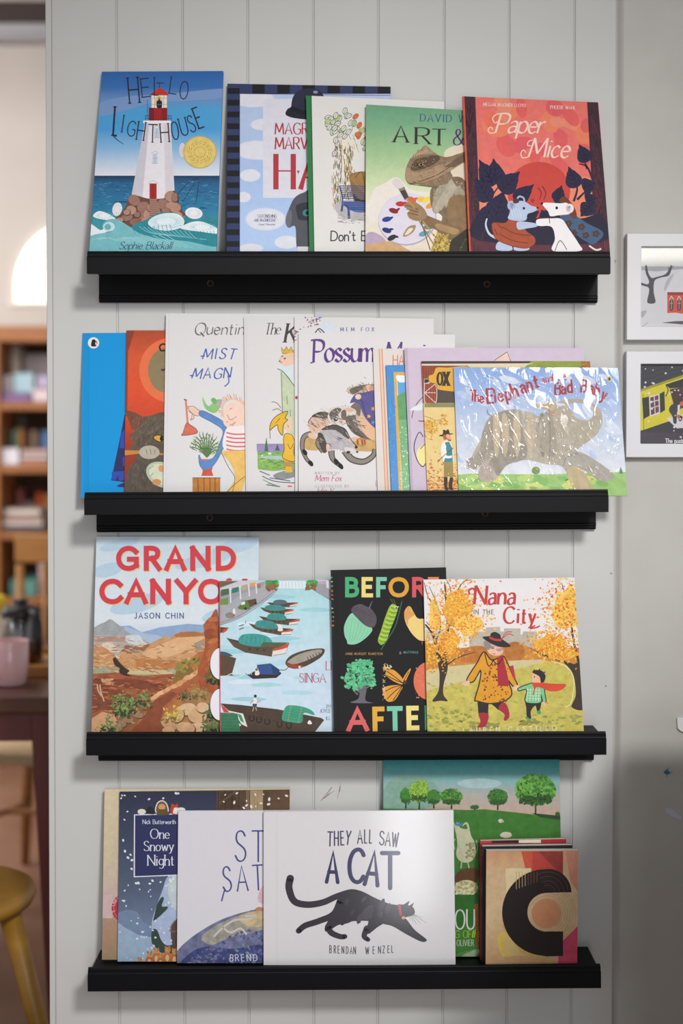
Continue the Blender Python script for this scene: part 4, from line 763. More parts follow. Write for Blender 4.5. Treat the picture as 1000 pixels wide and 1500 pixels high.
    a.sm('530,1190 550,1110 590,1092 680,1105 735,1130 750,1160 680,1145 665,1210 600,1210','3f9f7d',.15); a.lines([[(590,1096),(570,1200)],[(665,1105),(640,1215)]],4,'b99a5a'); a.lines([[(540+i*3,1180-i*16),(680-i*2,1200-i*18)] for i in range(5)],2.5,'2f7f66')
    for x,y in ((322,1182),(372,1192),(428,1204),(512,1222),(576,1230)): a.line([(x-14,y-18),(x-16,y+8),(x,y+20),(x+16,y+8),(x+12,y-18)],9,'2b2623')
    a.sm('705,1210 720,1195 735,1220 710,1222','efe9e4'); a.sm('332,1050 348,1035 358,1060 355,1090 330,1085','e6e6ea'); a.ell(346,1030,10,11,'3d2e2a'); a.fill('328,1082 358,1082 355,1105 328,1105','4a4a5a'); a.lines([[(335,1105),(328,1135)],[(348,1105),(355,1130)],[(310,1080),(335,1060)],[(355,1075),(382,1062)]],6,'c99a7a')
    C_='c03a55'
    a.text('LI',832,850,58,C_,.09,.5,serif=.2,sx=.9); a.text('SINGA',650,935,62,C_,.09,.5,serif=.18,sx=.86,gap=.14); a.text('BY',836,1110,22,'4a4a68',.1,.6,serif=.15); a.text('JOYCE',788,1143,24,'4a4a68',.1,.6,serif=.15,sx=.86,gap=.14); a.text('ILL',832,1193,23,'4a4a68',.1,.6,serif=.15)
    a.fill('96,232 104,232 108,1290 99,1290','d23f52')
    return a
def art_acorn_butterfly():
    a = Art(23).at(460, 800, .21333); r = a.r
    a.rect(60,100,1100,1400,'212122',.05); a.fill('103,160 125,158 146,1290 128,1290','232629'); a.fill('146,158 152,158 172,1290 166,1290','1d1d1f')
    cols=['4fae79','ecd983','7ec7a8','e0a43f','d85a62','e08a5a']
    for s,y,h,cs,L in (('BEFORE',338,112,cols,((226,1.05),(339,.92),(439,.84),(524,1.25),(686,1.05),(794,.9))),('AFTER',1254,136,['e0696a','e6b045','7fcbb0','f0e08a','4fb07c'],((238,1.25),(418,.78),(519,.88),(651,.8),(778,.95)))):
        for i,(x,q) in enumerate(L): a.text(s[i],0,0,h,cs[i],.245,1,cap=False,sq=True,path=[(x,y+(4-i*3 if s=='AFTER' else 0),-1.2 if s=='AFTER' else 0,h,q)])
    a.text('ANNE-MARGOT RAMSTEIN',215,747,16,'c99a5a',.13,1,gap=.4,sx=.8,cap=False); a.text('&',585,741,17,'a58ab5',.15,1); a.text('MATTHIAS',615,737,16,'6fae9a',.13,1,gap=.4,sx=.8,cap=False)
    for i,ch in enumerate('BEFORE AFTER'):
        if ch!=' ': a.text(ch,110+i*1,212+i*30,14,cols[i%6],.2,1,rot=90)
    a.sm('258,460 330,500 395,560 385,600 330,650 280,674 232,672 225,650 208,610 208,540','8fd2ad',.06); a.lines([[(262+i*22,490+i*16),(250+i*20,580+i*8),(245+i*14,650)] for i in range(6)],2.5,'74b896')
    a.sm('255,445 275,410 320,398 350,410 390,430 425,480 425,530 400,560 350,545 300,500','5b545c',.2); a.line('378,432 390,395 402,378',10,'6a6470',4); a.lines([[(270+i*18,430+i*10),(300+i*18,420+i*10)] for i in range(7)],3,'454048')
    a.line('602,378 560,540 510,630 458,712',6,'3f6f5f')
    a.sm('440,660 440,630 455,590 470,540 490,480 520,410 550,398 572,420 570,450 545,520 520,580 500,640 465,678','93b83f',.1)
    for i in range(9): t=i/8; x,y=455+t*85,640-t*225; a.line([(x-12,y-10),(x+14,y+2),(x+42,y+2)],12,'b9d45a',6); a.line([(x-10,y+6),(x+16,y+16),(x+38,y+14)],3,'55782f')
    a.ell(562,424,10,11,'e9e6d0'); a.ell(563,425,6,7,'222222'); a.lines([[(545,400),(535,380),(522,362)],[(556,398),(552,380),(540,364)]],3,'7a7a5a')
    a.sm('618,470 628,430 655,412 680,450 710,495 760,500 820,520 820,640 770,650 720,645 670,600 630,530','efd384',.05); a.sm('618,470 628,430 655,412 668,440 690,470 650,500 640,540','dfa25f',.1); a.line('740,655 742,675',4,'c96a5a')
    a.sm('250,1075 300,1050 310,1000 290,960 330,950 360,970 350,1040 360,1065 400,1078','6d6872',.1); a.lines([[(310,1000),(270,970),(245,930)],[(340,980),(380,960),(395,930)],[(325,990),(330,900)],[(300,1020),(262,985)]],14,'6d6872',5)
    for x,y,s in ((320,800,34),(280,815,28),(365,808,30),(260,860,40),(320,860,46),(385,860,36),(230,910,30),(270,920,40),(330,920,46),(390,930,34),(230,960,26),(285,970,30),(400,950,26),(365,900,34)):
        a.flecks(24,lambda q:(x+q.gauss(0,s*.45),y+q.gauss(0,s*.4)),s*.4,['62c08d','74cc9a','55b07f'],.7)
    a.flecks(30,(240,850,400,950),14,['3a5a4c','4a7a62'],.25)
    a.sm('492,885 500,855 545,850 600,900 608,930 600,950 540,925','e2a043',.06); a.sm('470,1000 480,970 540,955 605,960 590,1000 560,1050 530,1068 495,1060','e2a043',.06)
    a.lines([[(608,940),(550,895),(500,860)],[(608,940),(560,920),(500,890)],[(608,955),(540,970),(485,1000)],[(608,955),(550,1000),(500,1050)],[(608,955),(575,1010),(540,1060)]],5,'2a2a2b'); a.flecks(50,lambda q:(478+q.uniform(-8,10),q.uniform(800,1060)),4,['cdb08a','e0c9a5'],.8); a.flecks(16,(480,815,530,850),10,['d9c9a0','e2a043'],.4,40)
    a.sm('605,925 620,890 655,843 662,850 640,900 625,930','e2a043',.06); a.line('612,930 650,860',4,'2a2a2b'); a.ell(622,935,12,14,'4a4442')
    a.ell(790,925,108,132,'e2795c',0,.05); a.flecks(30,(690,820,760,1040),4,['d26a50','ea8a6a'],1)
    return a
def art_autumn_walk():
    a = Art(24).at(600, 820, .3); r = a.r
    a.rect(40,60,900,900,'e7e2e4',.03); a.fill('76,340 170,350 200,390 76,400','c9c2b8',.1)
    a.fill('290,350 370,350 372,330 442,327 442,350 460,350 460,335 540,335 540,365 550,365 552,350 620,350 620,480 290,480','b9b3a5',.15)
    a.sm('70,400 130,420 250,430 330,420 450,430 520,400 600,430 850,440 850,560 500,500 300,520 70,560','c9863a',.3); a.sm('240,460 320,420 380,440 400,490 260,500','bd7430',.3); a.sm('470,420 520,400 560,440 540,490 470,480','b5702f',.3)
    a.fill('70,550 200,520 420,500 640,490 720,500 860,520 860,900 70,900','c6ba5a',.25); a.fill('80,540 200,520 420,500 540,490 660,486 660,500 400,560 80,640','cfc494',.1); a.flecks(260,(80,600,850,850),10,['bdb353','cdbf64','b3aa4e','c9b558','a8a84f'],.4,10); a.flecks(70,(80,720,300,850),11,['9aa04e','d2c45c','8f9648'],.5,0); a.flecks(70,(600,760,850,850),11,['8d974e','9fa353','cdbb57'],.5,0)
    a.line('690,495 760,520 800,580 790,690 760,720',4,'e9dfb5')
    Tk='3b3026'
    a.sm('110,690 140,640 145,560 140,500 175,480 185,530 165,610 165,660 185,690 150,688','3b3026',.2)
    a.lines([[(155,540),(130,420),(110,360),(75,315)],[(165,520),(180,400),(185,300),(170,110)]],24,Tk,7); a.lines([[(125,400),(150,330),(140,240),(95,130)],[(140,260),(90,180),(70,110)],[(183,280),(230,160),(260,110),(300,98)],[(185,330),(230,290),(280,250)],[(185,230),(200,150),(180,100)],[(160,530),(230,480),(320,450)],[(115,350),(80,300)],[(178,190),(150,140)]],8,Tk,2.5)
    a.sm('720,480 790,510 830,500 860,540 860,720 790,720 810,660 800,570 770,520','3b3026',.25); a.lines([[(810,520),(700,480),(640,460),(590,430)],[(830,520),(800,400),(780,250),(740,110)],[(840,500),(830,300)],[(760,500),(680,450)]],14,Tk,3)
    Y=['e9a92a','f0bd3c','e28f24','f3cc5a','dc7a22']
    def lf(n,f,s=9): a.flecks(n*2,f,s*.62,Y,.6)
    for x,y,u,v in ((230,240,75,95),(190,400,55,60),(290,320,70,50),(765,250,70,120),(690,410,80,45),(740,460,80,35),(120,280,30,80)): a.sm([(x+u*math.cos(k*.5)*r.uniform(.7,1.15),y+v*math.sin(k*.5)*r.uniform(.7,1.15)) for k in range(12)],r.choice(['edb84a','f0c45f','e9a93f']),.35)
    lf(330,lambda q:(230+q.gauss(0,62),230+q.gauss(0,85))); lf(120,lambda q:(190+q.gauss(0,40),400+q.gauss(0,50))); lf(90,lambda q:(300+q.gauss(0,60),320+q.gauss(0,60))); lf(60,lambda q:(120+q.gauss(0,28),250+q.gauss(0,90)),7)
    lf(330,lambda q:(760+q.gauss(0,70),250+q.gauss(0,100))); lf(160,lambda q:(690+q.gauss(0,60),400+q.gauss(0,40))); lf(110,lambda q:(740+q.gauss(0,60),450+q.gauss(0,30))); a.flecks(80,lambda q:(750+q.gauss(0,70),250+q.gauss(0,100)),6,['cf5a2a','d96a30'],.7); lf(50,lambda q:(620+q.gauss(0,30),400+q.gauss(0,30)),6)
    lf(120,lambda q:(80+abs(q.gauss(0,60)),450+q.gauss(0,50)))
    R='c23a3a'
    a.text('Nana',315,218,92,R,.15,.5,15,slant=.08,sx=.88,gap=.16); a.line('292,170 288,150 305,140 322,150 320,170',9,R); a.text('IN THE',312,265,20,'5a4a45',.14,1,gap=.42,sx=.95,jit=2); a.text('City',458,310,80,R,.16,.55,15,slant=.06,sx=.9,gap=.2); a.line('612,320 590,335 620,330 635,322',7,R)
    # walkers
    K='2a2422'
    a.flecks(40,(300,795,430,825),16,['8d8c42','98964a'],.35,0); a.flecks(24,(540,785,620,808),14,['8d8c42'],.35,0)
    a.fill('330,690 385,690 382,755 335,750',K); a.fill('395,690 450,685 460,715 435,735 400,705',K); a.sm('336,750 382,752 380,790 365,815 330,818 345,790','a8283a'); a.sm('432,725 458,695 480,725 486,765 470,785 458,780 462,755','a8283a'); 
    a.sm('285,580 330,500 345,470 365,450 400,490 450,470 470,490 500,560 525,610 505,618 480,590 498,655 460,690 390,702 330,690 318,680 340,600 345,540 310,595','dc9a26',.12)
    a.outline('278,585 330,500 345,470 365,450 400,490 450,470 470,490 500,560 525,610 505,618 480,590 498,655 460,690 390,702 330,690 318,680 340,600 345,540 310,595',6,K); a.flecks(60,(350,500,480,690),6,['a84a22','8a3a1f'],.8)
    a.lines([[(365,455),(385,520),(410,485)],[(405,490),(430,510),(455,475)]],5,K); a.fill('425,475 455,470 485,600 480,618 430,615','a8283a'); a.fill('485,520 505,515 518,590 500,570','b8303f')
    a.sm('252,605 285,590 292,605 275,618 262,612','e6bfa0'); a.sm('500,625 525,612 538,628 515,640','e6bfa0')
    a.sm('378,425 420,425 455,440 445,462 415,468 385,455','e8bd9d'); a.sm('360,400 380,395 395,420 385,440 370,430','8f8780'); a.sm('355,378 390,372 395,360 415,352 440,365 448,385 485,412 488,425 440,425 390,405','2a2226'); a.line('388,378 415,390 448,392',11,R,smooth=True); a.lines([[(450,385),(470,355),(500,352)],[(452,385),(480,362),(508,370)]],4,'cf4a4a'); a.lines([[(390,425),(412,435)],[(420,437),(452,440)]],4,'a83a50'); a.ell(402,428,11,8,'b38aa0'); a.ell(436,440,12,8,'b38aa0'); a.line('405,458 418,460',3,'a8283a')
    a.sm('565,690 605,700 640,695 632,740 622,740 612,712 590,740 592,775 572,768 568,720',K); a.sm('565,765 585,775 590,785 568,775','3fa06a'); a.sm('622,738 640,740 636,755 622,750','3fa06a')
    a.sm('528,628 570,610 600,602 650,612 660,660 665,690 650,695 640,660 642,695 600,702 562,690 570,635 535,640','7dc38a',.1); a.outline('528,628 570,610 600,602 650,612 660,660 665,690 650,695 640,660 642,695 600,702 562,690 570,635 535,640',4.5,K); a.lines([[(575+i*14,625),(572+i*14,690)] for i in range(5)]+[[(570,635+i*14),(640,637+i*14)] for i in range(4)],2,'dfeedd')
    a.sm('595,570 600,550 630,550 645,580 630,605 600,598','e8b593'); a.sm('600,552 605,540 640,540 662,565 655,595 640,600 632,570','2a2226'); a.lines([[(612,545),(605,535)],[(630,542),(634,532)],[(650,552),(662,548)]],5,K); a.ell(608,572,3,4,K)
    a.sm('598,602 640,600 700,605 762,608 740,635 690,642 640,625 615,625 605,660 600,655 605,625','d24a30',.1); a.sm('645,695 660,695 665,710 655,715','e6b593')
    a.text('LAUREN CASTILLO',262,846,24,'e9e4d2',.13,1,gap=.75,sx=1.0,jit=1,rot=-1.5)
    return a
# ------------------------------------------------------------------ cover pictures, lowest ledge
def art_beige():
    a = Art(31).at(100, 1130, .25)
    a.grad(100,1500,[(90,'d9c9a8'),(500,'cfc0a2'),(640,'cdb9a8'),(760,'c3b0a6'),(860,'b09078'),(1000,'a8866e'),(1150,'9a8a66'),(1200,'7d8a4a')],.12)
    a.rect(195,720,260,860,'cdb4b4',.1); a.ell(325,800,72,82,'b8354a',0,.05); a.outline([(325+60*math.cos(t),800+69*math.sin(t)) for t in [i*math.pi/10 for i in range(20)]],3,'d97a8a')
    import_path=[(325+52*math.cos(math.radians(t)),800+58*math.sin(math.radians(t)),t+90) for t in (158,178,190,205,220,236)]
    a.text('Y.OVER',0,0,24,'e6bcc0',.13,.6,serif=.15,sx=.8,path=import_path)
    return a
def art_snow_night():
    a = Art(32).at(100, 1130, .25); r = a.r
    a.grad(100,1400,[(100,'2d3148'),(400,'3f4860'),(700,'55617a'),(900,'6d7d98'),(1170,'8a9ab3')],.08)
    a.fill('868,100 1310,100 1310,600 868,600','55402f',.25); a.lines([[(880+i*40,112),(878+i*40,300)] for i in range(11)],4,'3a2a1f'); a.fill('890,120 960,118 1010,215 890,215','4a3626',.2); a.line('882,190 980,118',12,'634a36'); a.rect(1040,100,1060,400,'7a6148'); a.rect(1065,100,1140,400,'a58f6d',.2); a.lines([[(1085,120),(1095,240)],[(1110,118),(1105,260)]],3,'8a744f'); a.rect(1140,100,1160,400,'55402f'); a.fill('1180,115 1290,112 1290,220 1180,225','5f4835',.2)
    a.fill('290,830 340,810 400,820 440,880 500,920 520,1000 290,1000','7488a5',.1); a.sm('280,910 340,920 420,960 520,975 620,1000 700,1000 700,1230 280,1230','98aec6',.12)
    a.sm('580,620 640,600 720,600 720,1050 600,1030 540,1000 495,950 490,880 520,780 550,700','a9b8d6',.12); a.sm('600,630 700,610 720,800 640,820 590,740','c2d0cf',.1)
    a.sm('520,780 545,738 560,745 548,790 585,795 545,840 500,875 505,840','33463f',.1); a.sm('490,930 520,930 545,990 580,1020 640,1010 660,1060 560,1070 510,1030 488,1000','33463f',.15); a.sm('600,940 620,880 680,850 720,900 720,1050 620,1030','5a4340',.2); a.outline('600,940 620,880 680,850 720,900',6,'7d6a60')
    a.flecks(62,lambda q:(q.uniform(300,900),q.uniform(120,660)),8,['e3e6ee'],.7); a.flecks(52,lambda q:(q.uniform(300,660),q.uniform(650,1120)),7,['dfe4ee','c9d3e2'],.7); a.flecks(16,lambda q:(q.uniform(890,1300),q.uniform(120,215)),10,['e6e3e0'],.6)
    a.fill('385,252 900,240 900,600 383,620','e2e4ec'); a.fill('391,257 900,246 900,594 390,614','2e3360',.05)
    a.text('Nick Butterworth',436,308,26,'dcdfea',.11,.6,sx=.86,gap=.15,cap=False)
    for s,x,y,h in (('One',482,393,56),('Snowy',443,465,56),('Night',466,550,60)): a.text(s,x,y,h,'e3e5ee',.105,.4,serif=.2,sx=1.0,gap=.15,cap=False)
    a.sm('515,240 520,190 548,172 575,190 582,240','7a5a3a'); a.outline('515,240 520,190 548,172 575,190 582,240',6,'e6e2da'); a.ell(548,208,20,18,'d99a6a'); a.sm('520,255 530,225 570,225 590,252','5f5230'); a.sm('600,245 605,190 625,198 640,188 642,245','b5482f'); a.sm('615,245 620,215 640,215 642,245','ece2da'); a.sm('460,245 462,215 480,205 500,220 505,250','26262e'); a.ell(430,236,24,16,'e2dcd6'); a.ell(660,225,26,14,'e6e2e0')
    a.fill('420,1150 700,1130 700,1250 420,1250','c9c2b0',.1)
    for x,y,s in ((418,1130,.8),(475,1105,1),(515,1085,1),(540,1110,.9),(580,1080,1.1),(622,1090,1.1)):
        a.sm([(x-22*s,y+40*s),(x-20*s,y-10*s),(x,y-26*s),(x+20*s,y-8*s),(x+24*s,y+40*s)],'b5703a',.2); a.ell(x+2,y-32*s,16*s,15*s,'c98a50',0,.1); a.ell(x-10*s,y-46*s,6*s,7*s,'b06a3a'); a.ell(x+12*s,y-46*s,6*s,7*s,'b06a3a'); a.ell(x,y+12*s,10*s,18*s,'dcb58a'); a.ell(x+8*s,y-34*s,2.5,2.5,'222222')
    return a
def art_planet():
    a = Art(33).at(250, 1150, .3); r = a.r
    a.rect(0,90,1100,1100,'dad8e0',.015)
    B='4d4a86'
    a.text('ST',316,372,148,B,.06,.8,30,sx=.62,gap=.36,serif=0,rot=0); a.text('SAT',258,520,120,B,.07,.8,30,sx=.6,gap=.4,rot=-3); a.line('265,505 255,540 248,568',7,B)
    a.sm('0,870 40,800 120,730 240,660 360,620 470,605 700,640 900,760 900,1000 0,1000','6f7396',.5); a.sm('0,960 60,850 160,790 300,800 460,780 700,830 700,1000 0,1000','3f4678',.5); a.sm('150,740 260,665 380,630 470,640 470,700 300,740 200,780','9d9a90',.45); a.sm('330,640 440,612 520,625 500,680 380,690','c2ae8a',.4)
    a.flecks(260,lambda q:(lambda x:(x,q.uniform(660+abs(x-470)**1.6*.013+25,900)))(q.uniform(30,470)),9,['5f6a98','73689a','4a5580','7f86a0','6a7a80','56508a'],.6,None,.4); a.lines([[(210,740),(250,700),(310,660),(380,655),(400,640),(360,640)],[(250,690),(290,720),(340,700),(370,730)]],10,'c9c5bd')
    a.sm('412,605 430,595 450,600 470,612 430,615','c27f5a'); a.sm('428,570 432,520 470,480 470,570','d6b0bb',.1)
    a.text('BREND',288,860,32,'d9dcea',.11,.8,sx=.82,gap=.52,jit=2); a.text('Creator of the Caldecott',296,886,18,'aab0cc',.1,.5,serif=.1,sx=.82,gap=.11,rot=-1)
    return a
def art_walking_cat():
    a = Art(34).at(370, 1160, .32); r = a.r
    a.rect(0,60,1000,900,'dcd9dc',.015); a.line('110,100 112,800',2,'cdcace',smooth=False)
    B='33284a'; V='2f2a5a'
    for ch,x,y,h,t in (('T',342,247,64,2),('H',374,245,64,0),('E',404,243,62,-2),('Y',424,240,62,6),('A',480,235,60,0),('L',512,234,60,0),('L',534,234,60,2),('S',580,242,62,2),('A',606,245,62,4),('W',636,250,64,4)): a.text(ch,0,0,h,B,.1,1,sx={'T':.55,'H':.42,'E':.42,'A':.5,'L':.34,'S':.6,'W':.42}.get(ch,.5),path=[(x,y,t)])
    for ch,x,y,h,t,q in (('A',338,412,136,2,.52),('C',440,412,150,2,.62),('A',512,422,150,6,.55),('T',592,440,160,0,.74)): a.text(ch,0,0,h,V,.13,.95,sx=q,path=[(x,y,t)])
    F='2c2430'
    a.line('172,396 166,440 190,500 250,516 320,506 380,480 430,462',34,F,26,cap=True)
    a.sm('390,500 410,460 450,445 500,455 560,485 620,510 665,518 690,520 690,560 680,590 640,600 600,598 545,592 480,590 430,598 405,610 370,560 375,525',F,.1)
    a.line('400,500 370,560 300,592 240,612 210,636',30,F,26,cap=True); a.sm('360,570 400,560 450,590 420,605 390,610 340,640 330,620',F); a.line('345,618 360,645 400,662 422,662',30,F,22,cap=True); a.sm('540,580 610,590 570,620 545,640 530,650 510,640 525,610',F); a.line('522,625 510,660 528,676',28,F,20,cap=True)
    a.sm('590,570 660,560 700,580 740,630 790,670 795,682 770,685 700,650 640,615 590,600',F,.1)
    a.sm('660,522 690,515 715,520 735,530 742,550 735,562 715,570 680,575 662,560',F,.08); a.fill('680,522 718,498 708,525',F); a.fill('712,524 738,506 728,530',F); a.fill('664,515 676,513 684,566 672,568','a83045')
    a.flecks(14,(400,470,640,590),26,['3d3440','463c48'],.5,-60); a.ell(690,576,9,7,'d9a04a'); a.lines([[(735,560),(775,575)],[(735,562),(795,600)],[(732,564),(770,604)],[(728,566),(750,606)],[(722,566),(735,600)],[(716,568),(722,590)]],2.2,'6d5a68',1)
    for ch,x,h in zip('BRENDAN',(352,372,390,408,428,446,462),(34,34,33,32,32,32,32)): a.text(ch,x,737+ (x-352)*.04,h,'453f4a',.1,1,sx=.42,gap=0)
    for ch,x in zip('WENZEL',(516,550,575,595,618,636)): a.text(ch,x,742-(x-516)*.06,32,'453f4a',.1,1,sx=.46 if ch!='W' else .5,gap=0)
    return a
def art_meadow():
    a = Art(35).at(540, 1090, .36); r = a.r
    a.grad(0,900,[(55,'2f9a9f'),(110,'5fa9ad'),(160,'8fb5b5'),(210,'b5b0a8'),(290,'c9aa98')],.1); a.ell(450,160,90,20,'a9c6c9',0,.15); a.sm('50,200 120,130 240,140 300,220 200,270 50,270','86ab9c',.2)
    a.fill('40,262 300,265 400,268 470,265 600,278 780,300 900,310 900,900 40,900','3f7a2f',.25); a.fill('660,280 780,292 790,310 700,298','2c4a2a',.1)
    def tree(x,y,w,h,c,n=110):
        a.line([(x,y),(x+2,y-h*.5)],7,'3d2f22',4); a.sm([(x+w*.44*math.cos(t)*r.uniform(.85,1.1),y-h*.6+h*.36*math.sin(t)*r.uniform(.85,1.1)) for t in [k*.45 for k in range(14)]],c[2 if len(c)>2 else 0],.3); a.flecks(n*3,lambda q:(lambda t,k:(x+w*.46*k*math.cos(t),y-h*.6+h*.38*k*math.sin(t)))(q.uniform(0,6.28),math.sqrt(q.random())),w*.035+1.2,c,.7); a.flecks(n,lambda q:(x+q.uniform(-.36,.36)*w,y-h*.36+q.gauss(0,h*.05)),w*.03+1,['2f5528','3a6030'],.7)
    tree(150,262,50,86,['3f8a35','4f9a3c','35762f']); tree(205,264,86,120,['8fba3f','a9c94a','6da53a'],150); tree(264,262,60,78,['3f7a33','4f8a3c']); tree(336,264,96,84,['4a8a38','3a7030','6aa545'],130); tree(524,268,86,88,['3f7a35','35682e','4f8a3c'],130); tree(678,285,175,165,['55963f','6aae45','3f7d38','7dbb55'],230); tree(430,268,40,20,['3a6a30'],30); tree(768,296,22,20,['3a6a30'],20)
    a.ell(536,312,10,8,'cfcdb8'); a.ell(545,314,5,5,'aaa79a'); a.sm('533,372 548,358 575,360 580,375 555,382','cfc9ae',.1)
    a.sm('340,600 360,520 440,505 440,560 420,560 350,562','5f3d24',.2)
    a.sm('345,320 352,330 360,318 372,340 400,345 395,325 380,335 392,318 405,325 415,370 430,400 434,450 410,480 375,478 355,450 360,400','c6c5a5',.2); a.sm('352,330 356,315 362,325 370,312 373,325 380,318 378,333','4a8ab5'); a.lines([[(378,478),(374,505)],[(402,478),(408,505)]],5,'b9b7a0'); a.flecks(50,(395,400,430,470),5,['8f8a5f','a5a078'],.8); a.lines([[(350,430),(345,400),(352,385)],[(430,460),(442,420),(436,390)]],4,'a9ae8f')
    a.ell(396,585,48,32,'c9c59a',0,.25); a.flecks(60,(355,560,440,610),5,['a5a065','dcd8b0'],.9); a.fill('345,612 450,612 450,740 345,740','2f6a28',.2); a.sm('345,860 400,840 450,835 450,890 345,890','5a8a4a',.2)
    a.text('OU',352,752,78,'d9ddd0',.08,.8,sx=.6,gap=.2); a.text('G OF',352,788,30,'8ab83a',.12,.8,sx=.72,gap=.2); a.text('the',418,786,34,'a9c93a',.13,.6,slant=.2,sx=.6); a.text('OLIVIER T',358,820,24,'b9c9b0',.1,.9,sx=.6,gap=.25); a.fill('430,650 445,650 445,830 436,830','b0602f',.2); a.sm('380,860 440,835 450,850 400,880','9aae8a',.2)
    return a
def art_letter_c():
    a = Art(36).at(540, 1090, .36); r = a.r
    a.grad(400,1000,[(430,'c9936a'),(520,'cdae88'),(700,'cfb48d'),(900,'c29a70')],.15)
    a.fill('620,436 760,436 740,520 640,520','c2553f',.15); a.fill('665,436 790,436 790,600 665,560','b5443a',.12); a.fill('690,436 790,436 790,600 770,520','8f3a34',.2); a.fill('770,820 850,740 850,905 770,905','c0435f',.2); a.fill('800,436 850,436 850,600 820,560','c98a70',.15)
    a.fill('555,505 660,505 660,560 560,620','d9c79c',.1); a.sm('525,780 560,770 600,850 540,860','d9b95f',.15); a.rect(555,780,780,860,'d2b778',.1)
    ang=lambda t,R:(790+R*math.cos(t),0)
    def arc(cx,cy,R,t0,t1,k=24): return [(cx+R*math.cos(math.radians(t0+(t1-t0)*i/k)),cy+R*math.sin(math.radians(t0+(t1-t0)*i/k))) for i in range(k+1)]
    a.sm(arc(722,690,60,0,350,16),'cf8f68',.1)
    for i in range(8): a.line(arc(725,690,40+i*11,200,420),2.2,'bd9a70',smooth=False)
    K='241b1c'
    out=[(790,862),(720,864)]+arc(718,685,176,95,268,30)+[(730,508)]+arc(728,603,96,-82,0,12)
    inn=[(790,603),(724,605)]+arc(724,684,79,268,92,24)+[(724,762),(790,762)]
    a.fill('540,740 560,720 640,830 720,872 790,868 700,876 620,850','c9a65a',.1)
    a.fill(out+inn,K,.06)
    for i in range(9): a.line(arc(728,603,92-i*9,-120,-4,16),2.4,'5a4038' if i%2 else '3a2a28',smooth=False)
    for i in range(8): a.line([(600+i*12,520),(600+i*12,590-i*4)],2.4,'b59a72' if i<4 else '6d4a3c',smooth=False)
    return a
def art_red_edge():
    a = Art(37).at(540, 1090, .36)
    a.rect(380,360,900,1000,'a83038',.1); a.rect(440,380,520,402,'c23a40'); a.rect(500,380,610,402,'2a1f22'); a.rect(610,380,700,402,'e2d9c6'); a.rect(700,380,860,402,'b02a38')
    return a
# ------------------------------------------------------------------ framed prints
def art_snow_church():
    a = Art(41).at(900, 330, .2333); r = a.r
    a.rect(120,100,1100,700,'cfcdd2',.03); a.grad(120,1100,[(130,'d9d8cf'),(255,'cfcfca')],.02); a.fill('150,258 500,258 1100,258 1100,300 420,275 260,290 150,280','a3a2a8',.05); a.fill('420,275 1100,250 1100,640 300,420','d3d1d6',.03)
    a.sm('205,485 215,420 210,390 165,375 165,360 205,370 215,350 195,300 192,255 202,255 212,300 232,330 260,325 320,305 350,255 360,258 340,315 290,328 250,350 245,420 255,485','4a454d',.1); a.lines([[(345,285),(335,262)],[(350,275),(372,255)]],6,'4a454d',3)
    a.fill('330,420 700,420 700,552 470,548 420,555 380,548 330,552','cf4a30',.08); a.fill('330,420 700,420 700,436 330,438','8a3428')
    for x in (356,404,452): a.sm([(x-10,530),(x-10,470),(x,450),(x+10,470),(x+10,530)],'3f3a42'); a.line([(x-12,470),(x,446),(x+12,470)],4,'e2d9d6'); a.lines([[(x,455),(x,528)],[(x-9,490),(x+9,490)]],2.5,'c9c5c8')
    a.fill('292,612 380,602 700,596 700,625 420,622','55505a',.2); a.sm('165,545 185,535 200,540 180,575 165,575','a9a8b0'); a.sm('310,400 330,340 370,305 350,350 320,410','b0afb5'); a.line('168,640 210,610',7,'b3b2b8')
    return a
def art_yellow_house():
    a = Art(42).at(900, 330, .2333); r = a.r
    a.rect(120,800,1100,1500,'39363c',.08)
    a.fill('150,870 700,840 700,880 440,935 158,1030','3a3a42',.08); a.lines([[(158+i*10,905+i*34),(330,870+i*26),(500,835+i*22)] for i in range(5)],3,'26262c'); a.lines([[(190+i*44,880+(i%2)*30),(196+i*44,900+(i%2)*30)] for i in range(6)],3,'26262c')
    a.fill('160,1030 440,935 700,890 700,1200 430,1200 180,1285 160,1290','d2c52f',.08); a.fill('160,1030 440,935 700,890 700,905 440,950 160,1046','9a9430',.1); a.line('178,1060 182,1285',4,'6d6a25')
    a.fill('172,1085 215,1075 220,1195 180,1218','2f3528'); a.fill('282,1058 312,1042 316,1160 285,1180','2f3528'); a.fill('215,1075 280,1058 285,1180 222,1202','d9d4d4'); a.fill('222,1082 274,1066 278,1172 228,1192','6d3a45',.15); a.lines([[(248,1070),(254,1186)],[(220,1112),(280,1096)],[(222,1150),(282,1132)]],5,'dcd8d8')
    a.fill('318,1000 440,960 700,930 700,990 345,1025','2b292e'); a.line('322,1005 335,1035 320,1075',6,'2b292e'); a.fill('345,1030 430,1015 430,1150 372,1135','4a2c2a',.2); a.fill('430,1010 445,1010 445,1180 430,1180','e6e3dd')
    a.fill('325,1215 400,1190 700,1160 700,1260 390,1275','d3d0d2',.05); a.sm('340,1160 360,1125 410,1118 425,1140 400,1165 390,1180 388,1240 370,1242 362,1200','3d3a42',.08); a.fill('395,1130 410,1125 405,1190 395,1185','dcd6d2'); a.ell(422,1120,14,14,'c9603f'); a.sm('398,1195 425,1200 420,1225 405,1228','2a282c'); a.ell(400,1200,10,12,'cf5a40')
    a.fill('120,1300 1100,1310 1100,1400 120,1400','453d48',.1); a.flecks(34,lambda q:(q.uniform(165,470),q.uniform(880,1340)),7,['d9d6da'],.9)
    a.text('The postman',318,1366,26,'e3dfe2',.15,.9,sx=.95,gap=.14)
    return a
